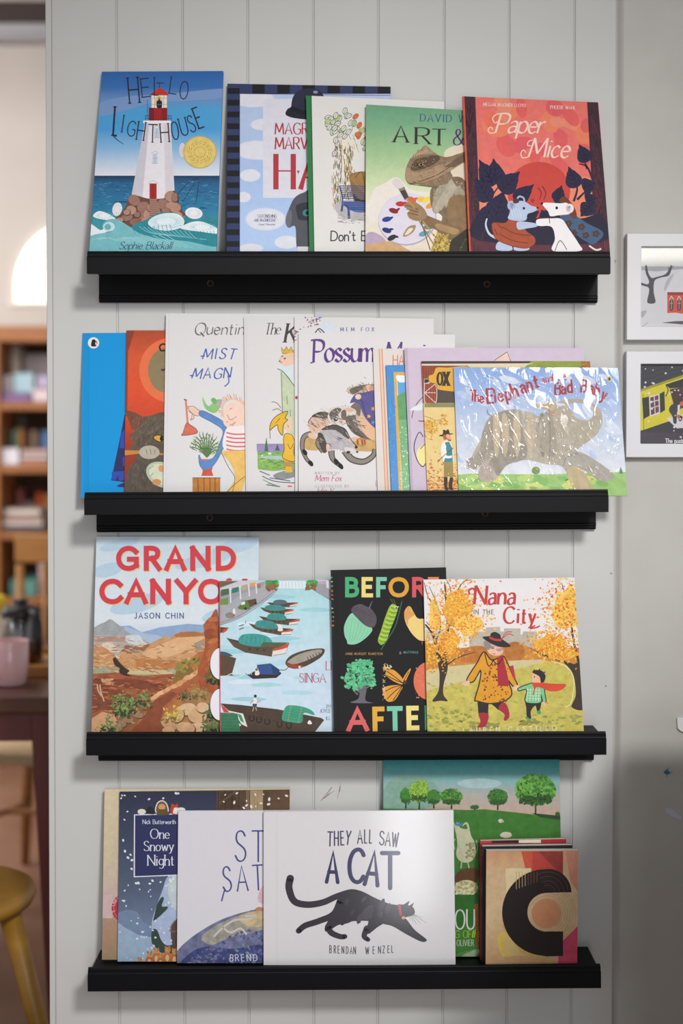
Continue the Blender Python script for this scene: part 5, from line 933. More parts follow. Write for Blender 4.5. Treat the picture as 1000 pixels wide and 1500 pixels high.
# ------------------------------------------------------------------ the setting
def struct(o): o['kind'] = 'structure'; return o
PANEL = mat('painted_panelling', 'c3c3c1', .6, noise=.035, scale=5, bump=.03)
def wall_prism(name, prof, z0, z1, m):
    bm = bmesh.new(); prism(bm, prof, z0, z1, 'z'); return struct(obj(name, bm, m))
WX = lambda px: (px-500)/910.
gro = [WX(p) for p in (172.5, 268.5, 363.5, 459, 553.5, 649.5, 744, 839)]
prof = [(WX(79), 0)]
for g in gro: prof += [(g-.0022, 0), (g-.0008, .0026), (g+.0008, .0026), (g+.0022, 0)]
prof += [(WX(899), 0), (WX(899), .12), (WX(79), .12)]
wall = wall_prism('wall_back', prof, 0, 3.0, PANEL)
wr = wall_prism('wall_right', [(WX(899), .0035), (WX(903), .007), (WX(908), .001), (WX(911), -.001), (2.2, -.001), (2.2, .12), (WX(899), .12)], 0, 3.0, mat('rough_plaster', 'bcbab5', .8, noise=.05, scale=14, bump=.5))
struct(wall_prism('trim_1', [(WX(69), .001), (WX(70), -.0012), (WX(77.5), -.0012), (WX(78.4), .0015), (WX(79), .0015), (WX(79), .12), (WX(69), .12)], 0, 3.0, PANEL))
# marks on the walls
def wall_mark(name, polys, col, y, parent, label):
    bm = bmesh.new()
    for P in polys:
        ps = [W(p[0], p[1], y) for p in P]; prism(bm, [(q.x, q.z) for q in ps], y-.0004, y, 'y')
    o = obj(name, bm, mat(name+'_'+col, col, .7), parent); o['label'] = label; return o
def strip(p, q, w): dx, dy = q[0]-p[0], q[1]-p[1]; d = math.hypot(dx, dy); nx, ny = -dy/d*w/2, dx/d*w/2; return [(p[0]+nx, p[1]+ny), (q[0]+nx*.3, q[1]+ny*.3), (q[0]-nx*.3, q[1]-ny*.3), (p[0]-nx, p[1]-ny)]
wall_mark('pencil_scribble', [strip(p, q, 1.0) for p, q in (((470,1173),(486,1153)),((486,1153),(478,1164)),((473,1170),(490,1158)),((476,1168),(484,1160)),((497,1160),(499,1147)),((498,1152),(494,1170)))], '9a6a5a', -.0001, wall, 'faint reddish pencil scribble')
wall_mark('ink_mark', [[(972,1131),(977,1127),(981,1131),(980,1134),(974,1134)], strip((977,1132),(976,1139),1.6), strip((972,1132),(980,1124),1.2), strip((980,1133),(985,1130),1.2)], '2f86a5', -.0012, wr, 'small blue ink mark')
wall_mark('filler_patch', [[(974,1184),(981,1183),(992,1192),(999,1197),(996,1201),(984,1196),(974,1190)]], 'c3c6d6', -.0012, wr, 'pale filler patch')
for p in ((895,840),(887,1005),(901,382)): wall_mark('nail_hole', [[(p[0]-1.4,p[1]-1),(p[0]+1.4,p[1]-1),(p[0]+1.4,p[1]+1),(p[0]-1.4,p[1]+1)]], '8d8880', -.0001, wall, 'small nail hole')

FLOOR = mat('terracotta_floor', 'a98068', .45, noise=.25, scale=2.2, col2='8a6350')
struct(box('floor', (-4.5, -5, -.1), (2.6, 3.9, 0), FLOOR))
CREAM = mat('cream_wall', 'd2cac4', .8, noise=.05, scale=3)
struct(box('wall_far', (-4.5, 3.72, 0), (.6, 3.84, 3.0), CREAM))
struct(box('ceiling', (-4.5, -5, 3.0), (2.6, 3.84, 3.08), mat('grey_ceiling', 'c9c8c8', .8)))
struct(box('trim_2', (-3.2, 2.55, 2.70), (-.2, 2.68, 2.77), mat('dark_beam', '25120f', .6, noise=.3, scale=8, stretch=(.3,3,3))))
bm = bmesh.new(); add_box(bm, (-3.2, 2.56, 2.65), (-.2, 2.66, 2.70)); add_box(bm, (-3.2, 2.545, 2.665), (-.2, 2.56, 2.685))
struct(obj('trim_3', bm, mat('grey_rail', '8a898e', .5)))
win = box('window_1', (-1.40, 3.70, 1.86), (-.9, 3.718, 1.875), mat('window_sill', 'e8e2d8', .6)); struct(win)
bm = bmesh.new(); xl, xr, zb = -1.37, -.93, 1.875; R_ = (xr-xl)/2
prism(bm, [(xl, zb)]+[((xl+xr)/2-R_*math.cos(t*math.pi/16), zb+.06+R_*1.2*math.sin(t*math.pi/16)) for t in range(17)]+[(xr, zb)], 3.70, 3.716, 'y')
obj('arched_pane', bm, mat('lit_window_pane', 'fff7ea', .4, emit=1.6), win)

BLACK_ = mat('black_lacquer', '0a0a0e', .5, noise=.12, scale=60, bump=.03, spec=.16)
# counter added right of the view; its angled end shapes the shadow on the plaster
ct = thing('blocker', 'unseen counter standing on the floor to the right of the ledges', 'blocker', (1.22, -.8, 0))
CW = mat('blocker_wood', 'b59a74', .5, noise=.2, scale=5, stretch=(.4, 4, 4))
for n_, P_, z0_, z1_, m_ in (('worktop', [(.505, -.38), (1.95, -.38), (1.95, -1.22), (.335, -1.22)], .935, .975, CW), ('body', [(.535, -.41), (1.92, -.41), (1.92, -1.19), (.38, -1.19)], .08, .935, mat('blocker_front', 'cfccc4', .6)), ('plinth', [(.57, -.45), (1.9, -.45), (1.9, -1.15), (.43, -1.15)], 0, .08, BLACK_)):
    bm = bmesh.new(); prism(bm, [(x-1.22, y+.8) for x, y in P_], z0_, z1_, 'z'); obj(n_, bm, m_, ct)
# ------------------------------------------------------------------ the four picture ledges
BLACK = BLACK_
def ledge(lx, ly, rx, ry, label, screws=()):
    a, b = W(lx, ly, -.12), W(rx, ry, -.12); n = (b.x-a.x); cx, cz = (a.x+b.x)/2, (a.z+b.z)/2
    t = thing('picture_ledge', label, 'picture ledge', (cx, 0, cz), (0, -math.atan2(b.z-a.z, n), 0), 'black picture ledges on the panelled wall')
    h = n/2
    bm = bmesh.new(); prism(bm, [(-.1195, -.0345), (-.12, -.034), (-.12, -.0105), (-.1185, -.009), (-.117, -.009), (-.1165, -.0075), (-.1165, -.004), (-.1145, -.0025), (-.114, -.0005), (-.1135, 0), (-.1095, 0), (-.108, -.0015), (-.108, -.0345)], -h, h); obj('front_lip', bm, BLACK, t)
    bm = bmesh.new(); prism(bm, [(-.1082, -.024), (-.1082, -.012), (-.0122, -.012), (-.0122, -.024)], -h, h); obj('tray', bm, BLACK, t)
    bm = bmesh.new(); prism(bm, [(-.0005, -.012), (-.012, -.012), (-.012, -.056), (-.0135, -.0575), (-.0135, -.060), (-.012, -.0615), (-.012, -.064), (-.009, -.067), (-.0005, -.067)], -h, h); obj('back_rail', bm, BLACK, t)
    for sx in screws:
        p = W(sx[0], sx[1], -.0125); lx_, lz_ = p.x-cx, p.z-cz
        bm = bmesh.new(); lathe(bm, [(.0, -.0005), (.0032, -.0005), (.0038, .001), (.0052, .0014), (.0054, -.0008)], 20)
        bmesh.ops.transform(bm, matrix=Matrix.Translation((lx_, -.0122, lz_)) @ Matrix.Rotation(math.pi/2, 4, 'X'), verts=bm.verts)
        o = obj('screw', bm, mat('worn_brass', '5a4a3a', .45, metal=.8), t, True); o['label'] = 'worn brown screw ring'
    return (cx, cz-.012, (b.z-a.z)/n)
ZT = [ledge(127, 367, 894, 367.5, 'topmost black picture ledge, under the lighthouse book', [(308, 415), (713, 416)]),
      ledge(123, 721.5, 891, 717, 'second black picture ledge from the top, under the wrapped elephant book', [(307, 757), (710, 753)]),
      ledge(126, 1074, 888, 1073, 'third black picture ledge from the top, under the canyon book'),
      ledge(128, 1420, 880, 1415, 'lowest black picture ledge, under the black cat book')]

# ------------------------------------------------------------------ books
PAGES = mat('page_edges', 'e8e4dc', .8, noise=.1, scale=500, stretch=(.02, .02, 1))
def book(name, label, shelf, quad, yb, lean, T, art, board='c9c4be', spine=None, hard=True, group=None, pm=PRINT, ins=.003, pages=None, extra=None):
    al = math.radians(lean); s, c = math.sin(al), math.cos(al)
    xs = [W(q[0], q[1], yb).x for q in quad[2:]]; zt = ZT[shelf][1] + max(ZT[shelf][2]*(x-ZT[shelf][0]) for x in xs) + .0002
    O = Vector((0, yb, zt)); nrm = Vector((0, -c, s)); ey = Vector((0, s, c))
    def loc(x, y):
        r = ray(x, y); t = (O-CAM).dot(nrm)/r.dot(nrm); p = CAM + r*t - O; return (p.x, p.dot(ey))
    TL, TR, BR, BL = [loc(*q) for q in quad]
    def down(a, b, y0=T*math.tan(al)+.0005): t = (y0-a[1])/(b[1]-a[1]); return (a[0]+(b[0]-a[0])*t, y0)
    BL, BR = down(TL, BL), down(TR, BR)
    x0 = BL[0]; Q = [(p[0]-x0, p[1]) for p in (BL, BR, TR, TL)]
    t = thing(name, label, 'book', (x0, yb, zt), (math.pi/2-al, 0, 0), group)
    mp = lambda p: (lambda q: (q[0]-x0, q[1]))(loc(*p))
    def inset(l, r, b, tp):
        e = [((Q[0][0]+l, Q[0][1]+b)), ((Q[1][0]-r, Q[1][1]+b)), ((Q[2][0]-r, Q[2][1]-tp)), ((Q[3][0]+l, Q[3][1]-tp))]; return e
    bt = .0022 if hard else .0006
    BM = mat('board_'+board, board, .55)
    bm = bmesh.new(); prism(bm, Q, -bt, 0, 'z')
    bmesh.ops.recalc_face_normals(bm, faces=bm.faces)
    cl = bm.loops.layers.float_color.new('Ink')
    for f in bm.faces:
        for lp in f.loops: lp[cl] = (*hx(board), .03)
    art().emit(bm, cl, mp, Q, 1)
    me = bpy.data.meshes.new('front_cover'); bm.to_mesh(me); bm.free(); me.materials.append(BM); me.materials.append(pm)
    link('front_cover', me, t)
    i = (.002, .003, .0, ins) if hard else (.0008, .0004, 0, .0004)
    bm = bmesh.new(); prism(bm, inset(*i), -T+bt, -bt, 'z'); obj('page_block', bm, pages or PAGES, t)
    bm = bmesh.new(); prism(bm, Q, -T, -T+bt, 'z'); obj('back_cover', bm, BM, t)
    bm = bmesh.new(); w = .0018 if hard else .0007
    prism(bm, [(Q[0][0], Q[0][1]), (Q[0][0]+w, Q[0][1]), (Q[3][0]+w, Q[3][1]), (Q[3][0], Q[3][1])], -T+bt, -bt, 'z'); obj('spine', bm, mat('board_'+(spine or board), spine or board, .55), t)
    if extra: extra(t, Q, mp)
    top = yb + Q[3][1]*s + T*c
    if max(top, yb + Q[2][1]*s + T*c) > 0: print('BOOK THROUGH WALL', name, label, round(top, 4))
    return t
G1, G2, G3, G4 = 'picture books on the top ledge', 'picture books on the second ledge', 'picture books on the third ledge', 'picture books on the lowest ledge'
LN = 12.3
book('picture_book', 'tall book with a white and red lighthouse above teal waves', 0, [(149,105),(327,104),(317,366),(131,366)], -.076, LN, .008, art_lighthouse, '3a74b6', '4f86bb', group=G1)
book('picture_book', 'book with navy checked border, clouds and a dark bowler hat', 0, [(333,122.5),(572,127),(573,366),(332,366)], -.0715, LN, .009, art_bowler_hat, '23273a', group=G1)
book('picture_book', 'white book with green spine strip, leafy tree and blue bench', 0, [(448,140),(650,149),(655,366),(453,366)], -.0815, LN, .008, art_tree_bench, 'dedbd6', '2f7a46', group=G1)
book('picture_book', 'green book with a brown lizard holding a brush and palette', 0, [(536,153),(750,166),(750,366),(535,366)], -.0912, LN, .008, art_reptile_painter, '6fa481', '5f9a78', group=G1)
book('picture_book', 'coral red book with two dancing mice and dark leaves', 0, [(677,141),(876,150),(893,367),(687,367)], -.101, LN, .008, art_paper_mice, 'b5503f', 'c9573f', group=G1)
def soft(*a, **k): return book(*a, hard=False, group=G2, **k)
L2 = 9.3
soft('picture_book', 'plain bright blue paperback at the left end of the second ledge', 1, [(121,488),(250,487),(247,736),(118,736)], -.0475, L2, .0035, art_plain_blue, '1088c6')
soft('picture_book', 'orange red paperback with a grey cat holding a spoon', 1, [(185,484),(330,484),(326,722),(182,722)], -.0520, L2, .0035, art_grey_cat, 'a8482c')
soft('picture_book', 'tall white paperback with a trumpet player in a blue coat', 1, [(243,459),(459,460),(456,721),(239,721)], -.0580, L2, .0035, art_trumpet_man, 'dcdadc')
soft('picture_book', 'white paperback with a child in a yellow raincoat', 1, [(357,464),(545,465),(548,720),(360,720)], -.0625, L2, .0035, art_yellow_raincoat, 'd9d6d8', pm=PRINT_GLOSS)
soft('picture_book', 'white paperback showing confetti and spaced blue capitals along its top', 1, [(431,464),(635,467),(637,720),(432,720)], -.067, L2, .0035, art_confetti, 'dcdadc')
soft('picture_book', 'white paperback with purple lettering and possums on a branch', 1, [(437,488),(666,490),(668,719),(437,719)], -.0715, L2, .0035, art_possums, 'dcdadc')
soft('picture_book', 'thin cream paperback with orange and red vertical stripes', 1, [(546,511),(700,509),(705,719),(553,719)], -.076, L2, .0035, art_striped, 'dcd6d0')
soft('picture_book', 'blue paperback with a golden frame around a green landscape', 1, [(565,535),(700,533),(705,719),(573,719)], -.0805, L2, .0035, art_gold_frame, '2a86cc', '1f5f8a', pm=PRINT_GLOSS)
soft('picture_book', 'wide lilac paperback with loose brown ink lines', 1, [(592,510),(854,510),(865,719),(601,719)], -.085, L2, .0035, art_lilac, 'cbbcd0')
soft('picture_book', 'book with a red barn, yellow sign and farmer in a hat', 1, [(617,529),(864,529),(876,718),(626,718)], -.0895, L2, .0035, art_ox_barn, 'c9a55a')
WRAP = bpy.data.materials.new('clear_wrap'); WRAP.use_nodes = True
_n = WRAP.node_tree; _n.nodes.clear(); _o = _n.nodes.new('ShaderNodeOutputMaterial'); _m = _n.nodes.new('ShaderNodeMixShader'); _t = _n.nodes.new('ShaderNodeBsdfTransparent'); _g = _n.nodes.new('ShaderNodeBsdfGlossy'); _f = _n.nodes.new('ShaderNodeFresnel')
_t.inputs[0].default_value = (.965, .968, .975, 1); _g.inputs['Roughness'].default_value = .07; _f.inputs['IOR'].default_value = 1.17
_n.links.new(_f.outputs[0], _m.inputs[0]); _n.links.new(_t.outputs[0], _m.inputs[1]); _n.links.new(_g.outputs[0], _m.inputs[2]); _n.links.new(_m.outputs[0], _o.inputs[0])
def wrap_sheet(t, Q, mp):
    nx, ny = 170, 120; bm = bmesh.new(); gv = []
    for j in range(ny+1):
        v = j/ny; row = []
        for i in range(nx+1):
            u = i/nx; ax = Q[0][0]+(Q[1][0]-Q[0][0])*u; bx = Q[3][0]+(Q[2][0]-Q[3][0])*u; ay = Q[0][1]+(Q[1][1]-Q[0][1])*u; by = Q[3][1]+(Q[2][1]-Q[3][1])*u
            x, y = ax+(bx-ax)*v, ay+(by-ay)*v
            e = min(1, min(u, 1-u)*12, min(v, 1-v)*12)
            a = mnoise.noise(Vector((x*38+y*22, y*16-x*9, 3.1))); b = mnoise.noise(Vector((x*95+3, y*34+x*40, 7.7))); d = mnoise.noise(Vector((x*150, y*60, 1.7)))
            z = .0012 + e*(.0015*max(0, 1-abs(a)*6)**2 + .0007*max(0, 1-abs(b)*6)**2 + .00003*d)
            row.append(bm.verts.new((x, y, max(.0008, z))))
        gv.append(row)
    for j in range(ny):
        for i in range(nx): bm.faces.new((gv[j][i], gv[j][i+1], gv[j+1][i+1], gv[j+1][i]))
    o = obj('plastic_wrap', bm, WRAP, t, True); o['label'] = 'crinkled clear plastic wrapping'
soft('picture_book', 'landscape book with a running elephant in crinkled clear wrapping', 1, [(664,538),(905,539),(919,730),(672,729)], -.094, L2, .0035, art_elephant, 'aebbd2', extra=wrap_sheet)
L3 = 10.2
book('picture_book', 'tall book with a red rock canyon and big red lettering', 2, [(141,786),(379,787),(375,1074),(134,1074)], -.0715, L3, .009, art_canyon, 'cdd9e2', 'b9c9d6', group=G3)
def tabs(t, Q, mp):
    for cy in (972, 1032):
        c = mp((322, cy)); bm = bmesh.new()
        prism(bm, [(c[0]+.0155*math.cos(k*math.pi/14), c[1]+.0245*math.sin(k*math.pi/14)) for k in range(7, 22)], -.0042, -.003, 'z')
        o = obj('round_tab', bm, mat('white_tab', 'dcd8e0', .6), t); o['label'] = 'round white tab at the left edge'
book('picture_book', 'pale blue harbour book with rows of covered wooden boats', 2, [(321,851),(500,849),(505,1074),(322,1074)], -.081, L3, .0075, art_harbour, 'b9d6e2', 'd03a50', group=G3, extra=tabs)
book('picture_book', 'black book with an acorn, caterpillar, tree and butterfly', 2, [(484,835),(653,831),(660,1073),(489,1074)], -.0945, L3, .0115, art_acorn_butterfly, '1f1f21', '1b1e20', group=G3, pm=PRINT_MATT)
book('picture_book', 'book with autumn trees and two walkers hand in hand', 2, [(620,849),(841,846),(855,1073),(626,1074)], -.1035, L3, .008, art_autumn_walk, 'cfcac2', 'c9502f', group=G3)
L4 = 7.6
book('picture_book', 'worn beige book behind the snowy night book', 3, [(153,1156),(425,1155),(424,1419),(149,1419)], -.0555, L4, .007, art_beige, 'cdbd9d', group=G4)
book('picture_book', 'dark blue book with falling snow and a title panel', 3, [(175,1160),(424,1157),(423,1419),(172,1419)], -.0625, L4, .005, art_snow_night, '2d3148', hard=False, group=G4)
book('picture_book', 'white book with thin purple letters above a blue planet', 3, [(261,1188),(541,1187),(541,1419),(259,1419)], -.0735, L4, .009, art_planet, 'd4d2da', group=G4, ins=.001)
book('picture_book', 'white landscape book with a striding black cat', 3, [(386,1189),(664,1187),(667,1417),(386,1418)], -.0845, L4, .009, art_walking_cat, 'd6d3d6', group=G4, pm=PRINT_GLOSS, ins=.001)
book('picture_book', 'tall green meadow book with round trees and a white hen', 3, [(561,1113.5),(819,1112.5),(824,1407),(562,1407)], -.049, 6.0, .008, art_meadow, '3f8f93', '2f7f86', group=G4)
plain = lambda col: (lambda: Art(1).rect(0, 0, 1000, 1500, col, .05))
book('paperback_book', 'book with red, black and cream cover, rearmost of the small stack', 3, [(703,1232),(829,1229),(828,1410),(703,1410)], -.0668, 3, .0115, art_red_edge, '9a2f36', '1f1d20', group=G4, hard=False)
book('paperback_book', 'small book between the letter book and the red edged book', 3, [(706,1240),(838,1238),(837,1413),(706,1414)], -.084, 3, .014, plain('2b2527'), '2b2527', '1d1b1e', group=G4, hard=False)
book('paperback_book', 'small tan book with a big dark curved letter', 3, [(712,1247),(847,1246),(845,1415),(711,1416)], -.1045, 3, .0175, art_letter_c, '2a2022', '1f1a1c', group=G4, hard=False)

# ------------------------------------------------------------------ framed prints and the little card on the right
PRINT_GLASS = print_material('print_under_glass', .5, 1.0); PRINT_GLASS.node_tree.nodes['Principled BSDF'].inputs['Coat Roughness'].default_value = .02
def frame(label, x0, y0, y1, ix, iy0, iy1, art):
    a = W(x0, y0, -.018); b = W(x0, y1, -.018); w = .25; h = a.z-b.z
    t = thing('framed_picture', label, 'picture', (a.x, 0, b.z), group='white framed prints')
    i0 = W(ix, iy0, -.012); i1 = W(ix, iy1, -.012); l = i0.x-a.x; tp = a.z-i0.z; bt = i1.z-b.z
    bm = bmesh.new()
    oc = [(0,0),(w,0),(w,h),(0,h)]; ic = [(l,bt),(w-l,bt),(w-l,h-tp),(l,h-tp)]
    vs = [[bm.verts.new((p[0], d, p[1])) for p in c] for c, d in ((oc, -.0015), (oc, -.019), (ic, -.019), (ic, -.0015))]
    for A, B in ((0,1),(1,2),(2,3),(3,0)):
        for k in range(4): bm.faces.new((vs[A][k], vs[A][(k+1)%4], vs[B][(k+1)%4], vs[B][k]))
    obj('moulding', bm, mat('white_frame_paint', 'd3d2d6', .5), t, bevel=.0012)
    bm = bmesh.new(); add_box(bm, (l-.004, -.011, bt-.004), (w-l+.004, -.0015, h-tp+.004)); bmesh.ops.recalc_face_normals(bm, faces=bm.faces)
    cl = bm.loops.layers.float_color.new('Ink'); ab = bmesh.new(); al = ab.loops.layers.float_color.new('Ink')
    def mp(p): q = W(p[0], p[1], -.011); return (q.x-a.x, q.z-b.z)
    art().emit(ab, al, mp, [(l-.003, bt-.003), (w-l+.003, bt-.003), (w-l+.003, h-tp+.003), (l-.003, h-tp+.003)], 1)
    bmesh.ops.transform(ab, matrix=Matrix.Translation((0, -.011, 0)) @ Matrix.Rotation(math.pi/2, 4, 'X'), verts=ab.verts)
    tm = bpy.data.meshes.new('tmp'); ab.to_mesh(tm); ab.free(); bm.from_mesh(tm); bpy.data.meshes.remove(tm)
    me = bpy.data.meshes.new('print'); bm.to_mesh(me); bm.free(); me.materials.append(mat('frame_backing', 'b9b8bc', .7)); me.materials.append(PRINT_GLASS)
    link('print', me, t)
frame('upper white frame with a snowy red building and bare tree', 918, 342, 498, 938, 362, 479, art_snow_church)
frame('lower white frame with a yellow house on a snowy night', 917, 514.5, 670, 937, 533.5, 650, art_yellow_house)
p0, p1 = W(991, 1052, -.004), W(991, 1072, -.004)
bm = bmesh.new(); prism(bm, [(p0.x, p0.z), (p0.x+.002, p0.z+.001), (p0.x+.06, p0.z), (p0.x+.06, p1.z-.012), (p0.x+.006, p1.z+.001), (p0.x+.001, p1.z+.006)], -.006, -.0012, 'y')
o = obj('wall_card', bm, mat('white_card', 'dedce0', .6), bevel=.0006); tag(o, 'small chipped white card on the plaster at the right edge', 'card')
# ------------------------------------------------------------------ the room beyond, left of the panelled wall
OAK = mat('orange_wood', 'b0713f', .5, noise=.3, scale=6, stretch=(1, 1, 6)); PINE = mat('honey_wood', 'a36e36', .45, noise=.25, scale=7, stretch=(1, 1, 5))
DARKW = mat('dark_table_wood', '5f3b2a', .3, noise=.3, scale=5, stretch=(.4, 4, 4)); MAROON = mat('maroon_wood', '6d3634', .4, noise=.2, scale=6)
bc = thing('bookcase', 'brown wooden bookcase against the far cream wall', 'bookcase', (-.95, 3.45, 0))
def bpart(n, lo, hi, m): box(n, [lo[0]+.95, lo[1]-3.45, lo[2]], [hi[0]+.95, hi[1]-3.45, hi[2]], m, bc, .002)
bpart('side_panel', (-1.385, 3.31, 0), (-1.345, 3.66, 1.68), OAK); bpart('side_panel', (-.5, 3.31, 0), (-.46, 3.66, 1.68), OAK)
bpart('top_board', (-1.4, 3.30, 1.68), (-.44, 3.68, 1.74), OAK); bpart('back_panel', (-1.345, 3.64, .04), (-.5, 3.66, 1.68), mat('dark_back_panel', '5f4433', .7, noise=.15, scale=4))
for z in (1.411, 1.162, .90, .64, .36, .06): bpart('shelf_board', (-1.345, 3.315, z), (-.5, 3.64, z+.03), OAK)
FX = lambda px: (px-500)/2083*5.66
def fz(py): return CAM_H-(py-660)/2083*5.66
GB = 'books and boxes in the far bookcase'
def upright(x0, x1, top, z, y0, d, col, label):
    t = thing('shelved_book', label, 'book', (FX(x0), y0, z), group=GB); w = FX(x1)-FX(x0)-.001; h = fz(top)-z; m = mat('cloth_'+col, col, .6)
    bm = bmesh.new(); add_box(bm, (0, 0, 0), (w, .003, h)); add_box(bm, (0, 0, 0), (.0015, d, h)); add_box(bm, (w-.0015, 0, 0), (w, d, h)); obj('cover', bm, m, t)
    bm = bmesh.new(); add_box(bm, (.0015, .003, .002), (w-.0015, d-.003, h-.003)); obj('page_block', bm, PAGES, t)
def flat(x0, x1, z, th, y0, d, col, label, name='shelved_book', cat='book'):
    t = thing(name, label, cat, (FX(x0), y0, z), group=GB); w = FX(x1)-FX(x0); m = mat('cloth_'+col, col, .6)
    bm = bmesh.new(); add_box(bm, (0, 0, 0), (w, d, .003)); add_box(bm, (0, 0, th-.003), (w, d, th)); add_box(bm, (0, 0, 0), (w, .003, th)); obj('cover', bm, m, t)
    bm = bmesh.new(); add_box(bm, (.003, .003, .003), (w-.003, d-.003, th-.003)); obj('page_block', bm, PAGES, t)
zA, zB, zC, zD = 1.4415, 1.1925, .9305, .6705
upright(6, 20, 502, zA, 3.50, .12, 'cfc4b4', 'tall cream book standing on the top bookcase shelf')
flat(6, 48, zA, .036, 3.33, .16, '8a6a9a', 'purple book lying flat on the top bookcase shelf')
flat(23, 51, zA+.0365, .083, 3.35, .10, 'a9c6d2', 'light blue box on the flat purple book', 'box', 'box')
flat(6.5, 21, zA+.0365, .075, 3.35, .10, 'a59aa0', 'mauve grey box beside the light blue box', 'box', 'box')
flat(52, 76, zA, .055, 3.33, .14, 'e3cdd2', 'pale pink box on the top bookcase shelf', 'box', 'box')
flat(56, 76, zA+.0555, .055, 3.35, .12, 'b9afcc', 'lilac box stacked on the pale pink box', 'box', 'box')
flat(26, 74, zA, .205, 3.50, .12, '9a8f92', 'large grey box at the back of the top bookcase shelf', 'box', 'box')
upright(8, 20, 606, zB, 3.585, .05, '8a7f7a', 'tall grey book at the back of the second bookcase shelf')
for x0, x1, tp, c, l in ((5.5,10,630,'35553f','dark green'),(10,16,628,'7fa5a5','pale teal'),(16,20.5,627,'b5b050','yellow green'),(20.5,26,627,'d9934f','orange'),(26,32,630,'8a4a42','brick red'),(32.5,36.5,632,'2a2a33','black'),(37,46,629,'a08a6a','tan'),(47,53,632,'4f3f55','dark plum'),(53,67,630,'5f86b5','blue')):
    upright(x0, x1, tp, zB, 3.47, .11, c, l+' book upright on the second bookcase shelf')
flat(6, 31, zB, .07, 3.33, .13, 'e3dfe6', 'white box in front of the upright books', 'box', 'box')
for k, (c, th, l) in enumerate((('c98a78', .022, 'salmon'), ('d9cdc6', .02, 'cream'), ('d6b3ae', .022, 'pale rose'))): flat(33+k, 74, zB+[0, .0225, .043][k], th, 3.33+.004*k, .13, c, l+' book lying beside the white box on the second bookcase shelf')
for k, (c, th, l) in enumerate((('5a5a66', .02, 'dark grey'), ('d6c3b9', .026, 'cream pink'), ('cfa9a2', .016, 'dusty pink'), ('ddd3c6', .028, 'ivory'))): flat(6+k, 66-k*2, zC+[0, .0205, .047, .0635][k], th, 3.33+.003*k, .2, c, l+' book in the flat pile on the third bookcase shelf')
upright(38, 51, 722, zC, 3.54, .09, 'd9632f', 'bright orange book on the third bookcase shelf')
upright(52, 68, 725, zC, 3.54, .09, 'd9a05a', 'amber book on the third bookcase shelf')
upright(10, 20, 717, zC, 3.54, .09, 'b56a72', 'rose book on the third bookcase shelf')
upright(22, 35, 736, zC, 3.54, .09, '8d8a90', 'grey book on the third bookcase shelf')
flat(14, 52, zD, .07, 3.36, .2, '5f9a8f', 'teal box on the low bookcase shelf behind the chair', 'box', 'box')
upright(53, 66, 812, zD, 3.40, .15, 'c9b3b3', 'pale pink book beside the teal box')

# chair behind the table
ch = thing('spindle_chair', 'honey wooden spindle back chair behind the dark table', 'chair', (-.79, 1.73, 0), (0, 0, math.radians(-8)))
bm = bmesh.new(); prs = []
for k in range(15):
    u = -.225+.45*k/14; y = .24-.05*math.cos(u/.225*1.3); prs.append((u, y))
v1 = [[bm.verts.new((u, y+dy, z)) for dy, z in ((-.012, .915), (.012, .915), (.012, 1.0), (-.012, 1.0))] for u, y in prs]
for A, B in zip(v1, v1[1:]):
    for k in range(4): bm.faces.new((A[k], A[(k+1)%4], B[(k+1)%4], B[k]))
bm.faces.new(v1[0]); bm.faces.new(v1[-1][::-1]); obj('crest_rail', bm, PINE, ch, bevel=.006)
bm = bmesh.new(); prism(bm, crom([(-.2, .2), (-.225, 0), (-.21, -.2), (-.1, -.235), (.1, -.235), (.21, -.2), (.225, 0), (.2, .2), (0, .215)], True, 4), .405, .44, 'z'); obj('seat', bm, mat('pale_seat_wood', 'd9bd95', .4, noise=.15, scale=6), ch, bevel=.006)
for sx in (-1, 1):
    bm = bmesh.new(); tube(bm, [(sx*.185, .17, .43), (sx*.205, .21, .91)], [.016, .014]); obj('back_post', bm, PINE, ch, True)
    bm = bmesh.new(); tube(bm, [(sx*.15, .14, .41), (sx*.175, .18, .2), (sx*.2, .23, 0)], [.02, .017, .012]); obj('leg', bm, PINE, ch, True)
    bm = bmesh.new(); tube(bm, [(sx*.15, -.16, .41), (sx*.17, -.18, .2), (sx*.19, -.2, 0)], [.02, .017, .012]); obj('leg', bm, PINE, ch, True)
    bm = bmesh.new(); tube(bm, [(sx*.165, -.17, .24), (sx*.17, .17, .2)], .009); obj('stretcher', bm, PINE, ch, True)
for u in (-.125, -.055, .02, .095, .15):
    bm = bmesh.new(); tube(bm, [(u*.9, .17, .43), (u, .24-.05*math.cos(u/.225*1.3), .91)], .0085); obj('spindle', bm, PINE, ch, True)
bm = bmesh.new(); tube(bm, [(-.168, 0, .22), (.168, 0, .22)], .009); obj('stretcher', bm, PINE, ch, True)

